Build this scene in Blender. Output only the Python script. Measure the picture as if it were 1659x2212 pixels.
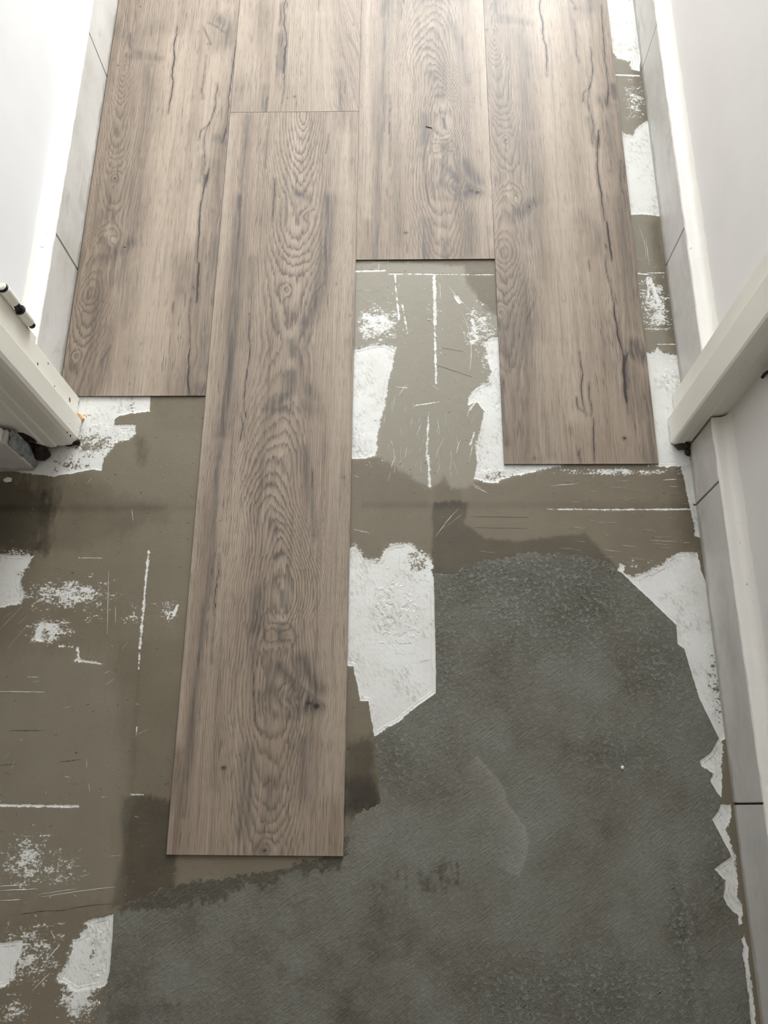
import bpy, bmesh, math, random
import numpy as np
from mathutils import Matrix, Vector

for o in list(bpy.data.objects): bpy.data.objects.remove(o)
SC = bpy.context.scene
COL = SC.collection

# ------------------------------------------------------------------ camera
FPX = 1803.5                      # focal length in pixels of the 1659 x 2212 frame
CH = 1.149                        # lens height above the floor
RM = np.array([[9.99759544e-01, 6.55432877e-03, -2.09259349e-02],
               [7.78492125e-04, 9.43075040e-01, 3.32579109e-01],
               [-2.19145597e-02, 3.32515429e-01, -9.42843169e-01]])   # rows: right, up, forward
cam = bpy.data.cameras.new('camera')
cam.sensor_fit = 'VERTICAL'; cam.sensor_height = 36.0; cam.lens = FPX / 2212 * 36.0
cam.clip_start = 0.01
camo = bpy.data.objects.new('camera', cam); COL.objects.link(camo)
m = Matrix.Identity(4)
for i in range(3):
    m[i][0] = RM[0][i]; m[i][1] = RM[1][i]; m[i][2] = -RM[2][i]
m[2][3] = CH
camo.matrix_world = m
SC.camera = camo

# ------------------------------------------------------------------ world, window light, exposure
w = bpy.data.worlds.new('world'); SC.world = w; w.use_nodes = True
w.node_tree.nodes['Background'].inputs[0].default_value = (1.0, 0.95, 0.86, 1)
w.node_tree.nodes['Background'].inputs[1].default_value = 0.27
def area(name, loc, target, sx, sy, power, col):
    l = bpy.data.lights.new(name, 'AREA'); l.shape = 'RECTANGLE'; l.size = sx; l.size_y = sy
    l.energy = power; l.color = col
    o = bpy.data.objects.new(name, l); COL.objects.link(o); o.location = loc
    o.rotation_euler = (Vector(target) - Vector(loc)).to_track_quat('-Z', 'Y').to_euler()
    return o
area('window_daylight', (0.62, 3.93, 1.30), (0.45, 1.0, 0.8), 1.5, 1.9, 164, (0.95, 0.985, 1.0))
vs = SC.view_settings
vs.view_transform = 'Standard'; vs.look = 'None'; vs.gamma = 1.0; vs.use_curve_mapping = False
vs.exposure = 0.0

# ------------------------------------------------------------------ helpers
def G(px, py, z=0.0):
    """photo pixel -> point of the floor (or of the plane at height z)"""
    d = RM.T @ np.array([(px - 829.5) / FPX, -(py - 1106) / FPX, 1.0])
    t = (z - CH) / d[2]
    return np.array([d[0] * t, d[1] * t])
def GA(pts): return np.array([G(p[0], p[1]) for p in pts])

RNG = np.random.default_rng(7)
TAB = RNG.random((256, 256))
def vnoise(x, y, s=0):
    x = np.asarray(x, float) + 17.3 * s; y = np.asarray(y, float) + 41.7 * s
    xi = np.floor(x).astype(int); yi = np.floor(y).astype(int)
    fx = x - xi; fy = y - yi
    fx = fx * fx * (3 - 2 * fx); fy = fy * fy * (3 - 2 * fy)
    a = TAB[yi & 255, xi & 255]; b = TAB[yi & 255, (xi + 1) & 255]
    c = TAB[(yi + 1) & 255, xi & 255]; d = TAB[(yi + 1) & 255, (xi + 1) & 255]
    return (a * (1 - fx) + b * fx) * (1 - fy) + (c * (1 - fx) + d * fx) * fy
def fbm(x, y, s=0, o=3):
    r = 0; a = .5; n = 0
    for k in range(o):
        r = r + a * vnoise(x * 2 ** k, y * 2 ** k, s + k * 3); n += a; a *= .5
    return r / n * 2 - 1            # about -1..1

def seg_dist(x, y, a, b):
    ab = b - a; L = ab @ ab + 1e-12
    t = np.clip(((x - a[0]) * ab[0] + (y - a[1]) * ab[1]) / L, 0, 1)
    return np.hypot(x - a[0] - t * ab[0], y - a[1] - t * ab[1]), t
def smooth(a, b, x):
    t = np.clip((x - a) / (b - a), 0, 1); return t * t * (3 - 2 * t)

def tag(o, label=None, cat=None, group=None, kind=None):
    if label: o['label'] = label
    if cat: o['category'] = cat
    if group: o['group'] = group
    if kind: o['kind'] = kind
    return o
def link(name, me, mat=None, parent=None):
    o = bpy.data.objects.new(name, me); COL.objects.link(o)
    if mat is not None: me.materials.append(mat)
    if parent is not None: o.parent = parent
    return o
def empty(name, loc=(0, 0, 0)):
    o = bpy.data.objects.new(name, None); COL.objects.link(o); o.location = loc; o.empty_display_size = .05
    return o
def big_mesh(name, verts, sizes, loops):
    me = bpy.data.meshes.new(name)
    me.vertices.add(len(verts)); me.vertices.foreach_set('co', np.ascontiguousarray(verts, np.float32).ravel())
    me.loops.add(len(loops)); me.loops.foreach_set('vertex_index', np.ascontiguousarray(loops, np.int32))
    st = np.concatenate([[0], np.cumsum(sizes)[:-1]]).astype(np.int32)
    me.polygons.add(len(sizes)); me.polygons.foreach_set('loop_start', st)
    me.update(calc_edges=True); me.validate()
    return me
def set_attr(me, name, vals):
    a = me.attributes.new(name, 'FLOAT', 'POINT'); a.data.foreach_set('value', np.ascontiguousarray(vals, np.float32))
def box_bm(bm, x0, x1, y0, y1, z0, z1):
    v = [bm.verts.new(p) for p in ((x0, y0, z0), (x1, y0, z0), (x1, y1, z0), (x0, y1, z0), (x0, y0, z1), (x1, y0, z1), (x1, y1, z1), (x0, y1, z1))]
    for f in ((3, 2, 1, 0), (4, 5, 6, 7), (0, 1, 5, 4), (1, 2, 6, 5), (2, 3, 7, 6), (3, 0, 4, 7)): bm.faces.new([v[i] for i in f])
def from_bm(name, bm, mat, parent=None, bevel=0, seg=2, smooth_=False):
    if bevel: bmesh.ops.bevel(bm, geom=list(bm.edges), offset=bevel, segments=seg, affect='EDGES', clamp_overlap=True)
    bmesh.ops.recalc_face_normals(bm, faces=bm.faces)
    me = bpy.data.meshes.new(name); bm.to_mesh(me); bm.free()
    if smooth_:
        for p in me.polygons: p.use_smooth = True
    return link(name, me, mat, parent)
def box(name, b, mat, parent=None, bevel=0, seg=2):
    bm = bmesh.new(); box_bm(bm, *b); return from_bm(name, bm, mat, parent, bevel, seg)

# ------------------------------------------------------------------ node helper
class NT:
    def __init__(s, name):
        s.m = bpy.data.materials.new(name); s.m.use_nodes = True; s.t = s.m.node_tree
        s.b = s.t.nodes['Principled BSDF']; s.L = s.t.links
        s.co = s.t.nodes.new('ShaderNodeTexCoord')
    def put(s, sock, v):
        if isinstance(v, bpy.types.NodeSocket): s.L.new(v, sock)
        elif isinstance(v, (tuple, list)) and sock.type == 'RGBA' and len(v) == 3: sock.default_value = (*v, 1)
        else: sock.default_value = v
    def math(s, op, a, b=0.0, clamp=False):
        n = s.t.nodes.new('ShaderNodeMath'); n.operation = op; n.use_clamp = clamp
        s.put(n.inputs[0], a); s.put(n.inputs[1], b); return n.outputs[0]
    def mul(s, a, b): return s.math('MULTIPLY', a, b)
    def add(s, a, b): return s.math('ADD', a, b)
    def sub(s, a, b): return s.math('SUBTRACT', a, b)
    def attr(s, name):
        n = s.t.nodes.new('ShaderNodeAttribute'); n.attribute_name = name; return n.outputs['Fac']
    def vec(s, scale, off=(0, 0, 0), src=None):
        n = s.t.nodes.new('ShaderNodeMapping'); s.put(n.inputs['Vector'], src or s.co.outputs['Object'])
        n.inputs['Scale'].default_value = scale; n.inputs['Location'].default_value = off; return n.outputs[0]
    def noise(s, vec, scale=1, detail=2, rough=.5, dist=0):
        n = s.t.nodes.new('ShaderNodeTexNoise'); s.put(n.inputs['Vector'], vec); n.inputs['Scale'].default_value = scale
        n.inputs['Detail'].default_value = detail; n.inputs['Roughness'].default_value = rough; n.inputs['Distortion'].default_value = dist
        return n.outputs['Fac']
    def step(s, x, a, b, lo=0.0, hi=1.0):
        n = s.t.nodes.new('ShaderNodeMapRange'); n.interpolation_type = 'SMOOTHSTEP'
        s.put(n.inputs[0], x); s.put(n.inputs[1], a); s.put(n.inputs[2], b); s.put(n.inputs[3], lo); s.put(n.inputs[4], hi); return n.outputs[0]
    def ramp(s, x, pts):
        n = s.t.nodes.new('ShaderNodeValToRGB'); s.put(n.inputs[0], x); e = n.color_ramp.elements
        while len(e) < len(pts): e.new(.5)
        for k, (p, c) in zip(e, pts):
            k.position = p; k.color = (*c, 1) if isinstance(c, tuple) else (c, c, c, 1)
        return n.outputs[0]
    def mix(s, f, a, b, mode='MIX'):
        n = s.t.nodes.new('ShaderNodeMix'); n.data_type = 'RGBA'; n.blend_type = mode
        s.put(n.inputs[0], f); s.put(n.inputs[6], a); s.put(n.inputs[7], b); return n.outputs[2]
    def xyz(s):
        n = s.t.nodes.new('ShaderNodeSeparateXYZ'); s.L.new(s.co.outputs['Object'], n.inputs[0]); return n.outputs
    def comb(s, x, y, z=0.0):
        n = s.t.nodes.new('ShaderNodeCombineXYZ'); s.put(n.inputs[0], x); s.put(n.inputs[1], y); s.put(n.inputs[2], z); return n.outputs[0]
    def bump(s, h, strength=.3, dist=.001):
        n = s.t.nodes.new('ShaderNodeBump'); s.put(n.inputs['Height'], h); n.inputs['Strength'].default_value = strength
        n.inputs['Distance'].default_value = dist; s.L.new(n.outputs[0], s.b.inputs['Normal'])
    def done(s, col, rough=.6, spec=.3):
        s.put(s.b.inputs['Base Color'], col); s.put(s.b.inputs['Roughness'], rough); s.b.inputs['Specular IOR Level'].default_value = spec
        return s.m

# ------------------------------------------------------------------ materials
def mat_paint(name, c, scuff=(.45, .40, .33), amt=.5, rough=.55, bump=.25):
    n = NT(name)
    big = n.noise(n.vec((1, 1, 1)), 6, 4, .6)
    col = n.mix(n.step(big, .35, .75, 0, .5), c, tuple(x * .90 for x in c))
    sp = n.noise(n.vec((1, 1, 1), (3, 1, 7)), 95, 3, .65)
    gate = n.noise(n.vec((1, 1, 1), (9, 4, 2)), 14, 2)
    sp = n.mul(n.step(sp, .66, .74), n.step(gate, .48, .62))
    col = n.mix(n.mul(sp, amt), col, scuff)
    n.bump(n.add(n.noise(n.vec((1, 1, 1)), 60, 3), n.mul(n.noise(n.vec((1, 1, 1)), 500, 2), .25)), bump, .0012)
    return n.done(col, rough, .35)
M_WALL_L = mat_paint('white_wall_paint', (.80, .80, .81), amt=.05, bump=.12)
M_WALL_R = mat_paint('grey_white_wall_paint', (.82, .80, .775), amt=.05, bump=.12)
M_LEDGE = mat_paint('caulked_ledge_paint', (.89, .855, .80), (.45, .36, .28), .7, .5, .6)
M_JAMB = mat_paint('cream_gloss_paint', (.86, .835, .75), (.30, .24, .17), .35, .32, .15)
M_CEIL = mat_paint('ceiling_paint', (.80, .80, .78), amt=0)

def mat_flat(name, c, rough=.7, var=.25, scale=120, spec=.3, bump=.3):
    n = NT(name); k = n.noise(n.vec((1, 1, 1)), scale, 4, .6)
    col = n.mix(n.step(k, .3, .7), tuple(x * (1 - var) for x in c), tuple(x * (1 + var) for x in c))
    n.bump(k, bump, .001); return n.done(col, rough, spec)
M_SOIL = mat_flat('dark_rotten_wood', (.028, .017, .012), .8, .6, 90)
M_MORTAR = mat_flat('grey_mortar', (.27, .28, .29), .9, .3, 110)
M_GROUT = mat_flat('old_grout', (.30, .28, .25), .9)
M_BLACK = mat_flat('black_metal', (.012, .011, .011), .45, .3, 60)
M_CHIP = mat_flat('bare_pine', (.62, .36, .17), .7, .2, 80)
M_DARKCHIP = mat_flat('dark_chip', (.05, .04, .033), .7)
M_PLASTER = mat_flat('white_plaster_crumb', (.8, .79, .75), .8, .08)

def mat_skirt():
    n = NT('lilac_grey_marble_tile')
    big = n.noise(n.vec((1, .6, 1)), 10, 6, .68)
    col = n.ramp(big, [(.30, (.50, .485, .445)), (.46, (.61, .59, .555)), (.58, (.66, .635, .61)), (.72, (.72, .70, .685))])
    v = n.noise(n.vec((1, .5, 1), (2, 5, 1)), 16, 5, .65, 1.2)
    col = n.mix(n.step(v, .55, .72, 0, .55), col, (.42, .405, .37))
    sp = n.mul(n.step(n.noise(n.vec((1, 1, 1)), 160, 3, .7), .68, .74), n.step(n.noise(n.vec((1, 1, 1)), 9, 2), .5, .65))
    col = n.mix(n.mul(sp, .75), col, (.22, .20, .17))
    zz = n.xyz()[2]
    foot = n.step(n.add(zz, n.mul(n.noise(n.vec((1, .35, 1)), 70, 4, .7), .03)), .030, .018)
    col = n.mix(n.mul(foot, .55), col, (.22, .195, .15))
    n.bump(v, .05, .001)
    return n.done(col, .45, .4)
M_SKIRT = mat_skirt()

def white_nodes(n):
    base = n.ramp(n.noise(n.vec((1, 1, 1)), 9, 4, .6), [(.3, (.72, .705, .665)), (.7, (.86, .855, .83))])
    x, y, _ = n.xyz()
    dv = n.comb(n.mul(n.add(x, n.mul(y, .55)), 230), n.mul(n.sub(y, n.mul(x, .55)), 75))
    sc = n.noise(dv, 1, 5, .7)
    gate = n.noise(n.vec((1, 1, 1), (4, 8, 0)), 22, 4, .65)
    f = n.mul(n.step(sc, .46, .60), n.step(gate, .44, .62))
    col = n.mix(n.mul(f, .60), base, (.43, .41, .36))
    pin = n.mul(n.step(n.noise(n.vec((1, 1, 1)), 330, 3, .6), .62, .69), n.step(gate, .40, .58))
    col = n.mix(n.mul(pin, .60), col, (.30, .27, .22))
    return col, n.add(n.noise(n.vec((1, 1, 1)), 140, 4, .6), n.mul(sc, .5))
def mat_tile():
    n = NT('white_scuffed_floor_tile')
    col, h = white_nodes(n)
    n.bump(h, .4, .0012)
    return n.done(col, .34, .45)
M_TILE = mat_tile()

def mat_compound():
    n = NT('brown_levelling_compound')
    tone = n.attr('tone'); gr = n.attr('pale')
    cl = n.noise(n.vec((1, 1, 1)), 13, 6, .66)
    t2 = n.add(tone, n.mul(n.sub(cl, .5), .46))
    col = n.ramp(t2, [(.0, (.036, .029, .019)), (.3, (.098, .079, .052)), (.55, (.160, .132, .090)), (.8, (.200, .168, .118)), (1., (.25, .218, .165))])
    col = n.mix(gr, col, (.315, .290, .232))
    sm = n.noise(n.vec((1, 1, 1), (5, 2, 0)), 55, 4, .7)
    col = n.mix(n.step(sm, .62, .75, 0, .3), col, (.075, .063, .05))
    x, y, _ = n.xyz()
    st = n.noise(n.comb(n.mul(x, 40), n.mul(n.add(y, n.mul(x, .15)), 420)), 1, 3, .6)
    col = n.mix(n.step(st, .6, .8, 0, .22), col, (.30, .275, .23))
    sp = n.mul(n.step(n.noise(n.vec((1, 1, 1)), 330, 2, .5), .71, .75), n.step(n.noise(n.vec((1, 1, 1), (7, 3, 0)), 7, 2), .47, .66))
    col = n.mix(n.mul(sp, .55), col, (.50, .48, .43))
    pit = n.step(n.noise(n.vec((1, 1, 1), (1, 6, 0)), 130, 2), .70, .76)
    col = n.mix(n.mul(pit, .5), col, (.03, .025, .02))
    # worn edges: the compound thins out and the white tile finish grins through
    ed = n.attr('edge'); am = n.attr('rag'); zn = n.attr('speck'); isl = n.attr('isle')
    nf = n.noise(n.vec((1, 1, 1), (3, 7, 0)), 260, 6, .72); nc = n.noise(n.vec((1, 1, 1), (6, 1, 0)), 95, 4, .6)
    mixn = n.add(n.mul(n.sub(nf, .5), 15.0), n.mul(n.sub(nc, .5), 9.0))
    d = n.add(ed, n.mul(mixn, am))
    wh = n.step(d, .35, -.35)
    st2 = n.noise(n.comb(n.mul(x, 240), n.mul(y, 330)), 1, 6, .75)
    sg = n.noise(n.comb(n.mul(x, 60), n.mul(y, 95)), 1, 3, .6)
    spv = n.add(n.mul(st2, .62), n.mul(sg, .38))
    spk = n.step(n.add(spv, n.mul(zn, .235)), .66, .70)
    wh = n.math('MAXIMUM', wh, spk)
    ib = n.step(n.add(n.add(n.mul(nf, .6), n.mul(nc, .4)), n.mul(isl, .24)), .66, .70)
    wh = n.mul(wh, n.sub(1.0, ib))
    wcol, wh_h = white_nodes(n)
    smear = n.mul(n.step(n.add(ed, n.mul(mixn, .8)), 6.0, -1.0, 0, .16), n.step(am, .4, 1.5))
    col = n.mix(smear, col, (.50, .47, .40))
    col = n.mix(wh, col, wcol)
    h = n.add(n.noise(n.vec((1, 1, 1)), 700, 2), n.mul(n.noise(n.vec((1, 1, 1)), 60, 4), 1.2))
    n.bump(n.sub(n.sub(h, n.mul(pit, 1.5)), n.mul(wh, 1.6)), .30, .0009)
    rr = n.step(cl, .3, .7, .42, .58)
    rr = n.add(n.mul(rr, n.sub(1.0, wh)), n.mul(wh, .34))
    return n.done(col, rr, .45)
M_COMP = mat_compound()

def mat_cement():
    n = NT('grey_cement_skim')
    rough = n.attr('rough'); pale = n.attr('pale'); brown = n.attr('brown')
    cl = n.noise(n.vec((1, 1, 1)), 9, 5, .62)
    col = n.ramp(cl, [(.28, (.112, .104, .080)), (.42, (.165, .157, .124)), (.55, (.200, .194, .160)), (.66, (.215, .213, .188)), (.78, (.255, .248, .215))])
    b2 = n.add(brown, n.mul(n.sub(n.noise(n.vec((1, 1, 1), (3, 3, 0)), 28, 5, .7), .5), .9))
    col = n.mix(n.step(b2, .38, .78, 0, .8), col, (.085, .073, .050))
    col = n.mix(n.mul(pale, .5), col, (.36, .35, .31))
    x, y, _ = n.xyz()
    tr = n.noise(n.comb(n.mul(n.add(x, n.mul(y, .75)), 50), n.mul(n.sub(y, n.mul(x, .75)), 330)), 1, 4, .7)
    g = n.noise(n.vec((1, 1, 1)), 190, 5, .72)
    crumb = n.mul(n.step(g, .52, .62), n.add(rough, .10))
    col = n.mix(n.mul(crumb, .75), col, (.36, .36, .33))
    dk = n.mul(n.step(n.noise(n.comb(n.mul(n.add(x, n.mul(y, .75)), 110), n.mul(n.sub(y, n.mul(x, .75)), 300)), 1, 4, .65), .60, .70), n.add(.34, rough))
    col = n.mix(n.mul(dk, .8), col, (.04, .037, .03))
    sp = n.step(n.noise(n.vec((1, 1, 1), (2, 9, 0)), 380, 2), .735, .765)
    col = n.mix(n.mul(sp, .35), col, (.45, .44, .41))
    h = n.add(n.mul(g, n.add(.25, n.mul(rough, 2.4))), n.add(n.mul(tr, .6), n.sub(n.mul(cl, .8), n.mul(dk, .5))))
    n.bump(h, .8, .004)
    return n.done(col, .72, .25)
M_CEM = mat_cement()

def mat_wood():
    n = NT('greige_oak_print_vinyl')
    ph = n.attr('phase'); amp = n.attr('ringamp'); tint = n.attr('tint'); crack = n.attr('crack'); wu = n.attr('wu'); light = n.attr('light')
    x, y, _ = n.xyz()
    oi = n.t.nodes.new('ShaderNodeObjectInfo'); off = n.mul(oi.outputs['Random'], 13.0)
    U = n.add(wu, off)
    def st(fu, fv, d=3, r=.6, o=0.0): return n.noise(n.comb(n.mul(U, fu), n.mul(y, fv), o), 1, d, r)
    long1 = st(26, 1.3, 4); cloud = st(18, 6, 3, .6, 3.3); long2 = st(120, 3.0, 4, .65, 5.1); long3 = st(300, 7, 3, .6, 7.7)
    base = n.add(n.mul(long1, .62), n.mul(cloud, .38))
    col = n.ramp(base, [(.30, (0.145, 0.111, 0.080)), (.45, (0.287, 0.221, 0.167)), (.58, (0.346, 0.272, 0.210)), (.72, (0.416, 0.338, 0.266))])
    col = n.mix(n.mul(light, .85), col, (0.454, 0.371, 0.293))
    # straight streaks
    col = n.mix(n.step(long2, .54, .74, 0, .52), col, (0.140, 0.107, 0.086))
    col = n.mix(n.step(long2, .47, .28, 0, .45), col, (0.475, 0.388, 0.308))
    col = n.mix(n.step(long3, .54, .70, 0, .34), col, (0.138, 0.107, 0.087))
    col = n.mix(n.step(long3, .46, .32, 0, .25), col, (0.482, 0.397, 0.319))
    # growth rings
    ser = st(430, 26, 2, .6, 1.9); wob = st(60, 14, 3, .6, 2.2)
    p = n.add(ph, n.add(n.mul(n.sub(ser, .5), .95), n.mul(n.sub(wob, .5), 1.3)))
    fr = n.math('FRACT', p)
    prof = n.ramp(fr, [(0., .0), (.35, .06), (.62, .50), (.84, 1.), (.94, .35), (1., 0.)])
    prof = n.mul(prof, n.step(st(240, 9, 2, .5, 4.4), .28, .55, .45, 1.0))
    col = n.mix(n.mul(prof, n.mul(amp, .95)), col, (0.101, 0.076, 0.060))
    # tint (dark mineral bands, knots)
    tb = n.add(.38, n.mul(n.step(st(190, 9, 4, .68, 6.1), .34, .64), .95))
    tn = n.math('MAXIMUM', n.mul(tint, tb), n.step(tint, .72, 1.05))
    col = n.mix(n.math('MINIMUM', tn, .97), col, n.mix(n.step(tint, .7, 1.15), (0.093, 0.078, 0.066), (.028, .020, .016)))
    # pores
    pg = n.step(st(60, 4, 2, .5, 8.8), .34, .60, .30, 1.0)
    pf = n.mul(n.step(st(680, 26, 3, .55, 9.9), .55, .66), n.mul(pg, n.sub(1.0, n.mul(light, .55))))
    pf2 = n.mul(n.step(st(1150, 45, 2, .5, 11.), .57, .68), .7)
    col = n.mix(n.mul(pf, .72), col, (0.090, 0.067, 0.053))
    col = n.mix(n.mul(pf2, .45), col, (0.107, 0.081, 0.065))
    # cracks
    cn = st(300, 60, 3, .65, 12.)
    c2 = n.add(crack, n.mul(n.sub(cn, .5), 1.5))
    cf = n.step(c2, -.35, .35)
    halo = n.step(n.add(crack, n.mul(n.sub(long3, .5), 3.0)), -4.5, .2, 0, .50)
    col = n.mix(halo, col, (0.131, 0.101, 0.083))
    col = n.mix(n.mul(cf, .93), col, (.034, .023, .022))
    n.bump(n.sub(n.mul(long3, .25), n.add(n.mul(pf, .4), n.mul(cf, .6))), .16, .0006)
    return n.done(col, .44, .36)
M_WOOD = mat_wood()
M_CORE = mat_flat('dark_vinyl_core', (.035, .031, .028), .6, .2, 200)

# ------------------------------------------------------------------ setting: shell of the two rooms
def struct(o): o['kind'] = 'structure'; return o
XR, XL = 0.426, -0.531            # faces of the tile skirting, right and left
WR, WL = 0.446, -0.553            # wall planes above it
ROW = (-0.404, 0.006, 0.416, 0.826, 1.236, 1.646)   # tile joints across the passage
struct(box('wall_right_far', (WR, WR + .14, .585, 1.80, 0, 2.5), M_WALL_R))
struct(box('wall_right_near', (WR, WR + .14, -1.6, .515, 0, 2.5), M_WALL_R))
struct(box('wall_left_far', (WL - .14, WL, .588, 4.0, 0, 2.5), M_WALL_L))
struct(box('wall_left_near', (-1.7, -.575, .493, .586, 0, 2.5), M_WALL_R))
struct(box('wall_above_door', (-.60, .47, .50, .59, 2.06, 2.5), M_WALL_R))
struct(box('wall_side_far', (1.75, 1.89, 1.66, 4.0, 0, 2.5), M_WALL_L))
struct(box('wall_return_far', (WR + .141, 1.749, 1.66, 1.80, 0, 2.5), M_WALL_L))
bm = bmesh.new()
for b in ((-.69, -.13, 4.0, 4.14, 0, 2.5), (1.37, 1.89, 4.0, 4.14, 0, 2.5), (-.13, 1.37, 4.0, 4.14, 0, .33), (-.13, 1.37, 4.0, 4.14, 2.27, 2.5)): box_bm(bm, *b)
struct(from_bm('wall_window_far', bm, M_WALL_L))
struct(box('ceiling', (-1.84, 1.89, -1.6, 4.14, 2.5, 2.6), M_CEIL))

# ------------------------------------------------------------------ floor: bed, old tiles, compound layers
floor = struct(box('floor', (-1.84, 1.89, -1.6, 4.14, -.06, -.0022), M_GROUT))
XC = (-.772, -.362, .048, .446)
for i in range(len(XC) - 1):
    for j in range(len(ROW)):
        y0 = ROW[j] + .0012; y1 = (ROW[j + 1] if j + 1 < len(ROW) else ROW[j] + .41) - .0012
        x0 = XC[i] + .0012; x1 = XC[i + 1] - .0012
        if i == 0 and j >= 3: x0 = WL - .01
        box('floor_tile', (x0, x1, y0, y1, -.006, 0), M_TILE, floor, .0007, 1)
for i, (x0, x1) in enumerate(((-1.7, -.774), (-.77, .445))):
    box('floor_tile', (x0, x1, -1.6, -.407, -.006, 0), M_TILE, floor)
box('floor_tile', (-1.7, -.774, -.404, .49, -.006, 0), M_TILE, floor)
box('floor_tile', (-.55, 1.7, 2.06, 4.0, -.006, 0), M_TILE, floor)
box('floor_tile', (.59, 1.7, 1.81, 2.058, -.006, 0), M_TILE, floor)

# planks (x range, near end, far end)
PL = .0012; PT = .0036                       # plank underside / top
PA = (-.5295, -.3025, .594, 1.803); PB = (-.302, -.0755, -.060, 1.149); PBT = (-.302, -.0755, 1.1497, 2.05)
PC = (-.075, .1505, .840, 2.049); PD = (.151, .378, .479, 1.688)

# white patches: polygons of photo pixels (x, y[, raggedness in mm of the edge that starts there])
WH = [
 [(172,850,.5),(325,850,.3),(324,890,1.5),(285,893,2),(262,897,1),(250,905,1),(247,918,1),(292,918,1.5),(293,936,3),(280,950,3),(250,957,3),(235,975,3),(226,990,1),(219,1018,1),(200,1014,1),(160,1022,1),(112,1030,1),(80,1025,1.2),(40,1020,1),(0,1018,1),(-60,1017,1),(-60,880,1),(100,850,1)],
 [(-70,1198,1),(20,1198,1),(72,1201,1.5),(67,1216,3),(50,1235,3),(45,1262,3),(56,1282,4),(44,1302,2),(0,1312,2),(-70,1315,1)],
 [(246,1973,.3),(243,2040,1),(238,2100,1.5),(231,2128,2.5),(200,2135,3),(165,2143,3),(122,2116,3),(140,2088,3),(153,2058,3),(160,2030,3),(186,2008,4),(184,1990,1)],
 [(-60,2040,1),(0,2037,.6),(52,2029,1),(47,2062,2),(31,2083,2),(33,2112,3),(15,2130,2),(-60,2150,1)],
 [(765,755,3),(800,745,3),(830,744,2),(856,752,1.5),(848,790,2),(840,820,2),(836,855,2),(825,895,2),(815,945,2),(811,985,2.5),(790,992,1.5),(740,990,1),(740,760,1)],
 [(1095,728,1),(1060,728,2),(1045,738,4),(1052,762,4),(1050,778,4),(1062,802,3),(1055,825,3),(1028,836,1.5),(1011,858,1),(1010,876,1),(1030,868,1),(1046,888,1),(1036,930,1.5),(1027,962,1),(1030,1000,1),(1023,1036,2.5),(1066,1043,2.5),(1105,1030,2.5),(1160,1018,3),(1215,1006,3),(1240,985,1),(1110,985,1)],
 [(1300,-40,1),(1312,40,1),(1322,112,3),(1335,128,4),(1360,133,3),(1366,152,1),(1382,155,1),(1384,20,1),(1404,-40,1)],
 [(1335,282,2),(1352,287,2),(1366,293,2),(1374,279,3),(1388,266,2),(1400,262,1),(1432,470,1),(1405,464,1),(1355,464,1)],
 [(1378,756,2),(1405,764,2),(1419,753,3),(1432,762,2),(1470,768,1),(1490,900,1),(1490,1000,1),(1482,1003,2),(1470,1006,2.5),(1440,1010,2.5),(1400,1006,2),(1400,960,1)],
 [(1470,1006,1),(1476,1030,1),(1482,1060,1.2),(1490,1093,1),(1498,1130,1),(1501,1158,1.5),(1512,1162,.5),(1530,1100,.5),(1510,990,.5)],
 [(745,1190,2.5),(757,1183,3),(768,1177,3),(780,1194,3),(790,1206,3),(815,1208,4),(822,1210,3),(832,1184,3),(850,1175,3),(880,1173,4),(905,1188,4),(928,1204,4),(933,1232,1),(937,1245,.3),(941,1400,.3),(942,1497,.5),(895,1530,1.5),(860,1560,2.5),(808,1592,1),(800,1545,.5),(795,1515,.5),(778,1514,.5),(772,1480,.7),(763,1440,1),(740,1438,1)],
 [(1343,1236,1.5),(1365,1246,2.5),(1398,1234,2.5),(1430,1216,2),(1457,1196,1),(1480,1192,.7),(1506,1194,1),(1513,1230,.5),(1540,1300,.5),(1560,1500,.5),(1575,1590,.5),(1555,1602,.7),(1535,1560,.6),(1510,1508,.6),(1490,1445,.6),(1478,1402,.6),(1463,1391,.5),(1460,1350,.4),(1400,1292,.5),(1362,1257,1.5)],
 [(1551,1593,.5),(1535,1625,.5),(1511,1643,.5),(1515,1656,1),(1540,1670,1),(1532,1685,.8),(1548,1712,.8),(1558,1724,.8),(1560,1660,2.5),(1561,1610,2)],
 [(1556,1738,.8),(1578,1738,1),(1580,1760,1.5),(1570,1790,2),(1584,1835,2),(1590,1868,1),(1583,1856,.5),(1560,1812,.6),(1537,1769,1),(1550,1753,.8)],
 [(1577,1852,.6),(1559,1863,.6),(1542,1877,.8),(1560,1896,1),(1568,1900,1),(1562,1937,1.2),(1568,1955,1),(1581,1967,1),(1593,1975,1),(1594,1998,1),(1604,1996,1.5),(1601,1952,1),(1591,1935,1),(1593,1900,1),(1588,1870,1)],
 [(1607,2016,1),(1600,2030,1),(1607,2045,1),(1602,2062,1),(1608,2092,1),(1613,2130,1),(1618,2168,1),(1621,2211,1),(1630,2300,1),(1644,2300,1),(1632,2211,1),(1627,2150,1),(1620,2112,1),(1615,2050,1)],
 [(1338,1215,1),(1350,1222,1),(1346,1236,1),(1334,1234,1)],
 [(68,1384,2),(78,1368,2),(92,1332,2),(100,1350,2),(92,1366,3),(93,1386,1),(80,1385,2)],
]
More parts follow.
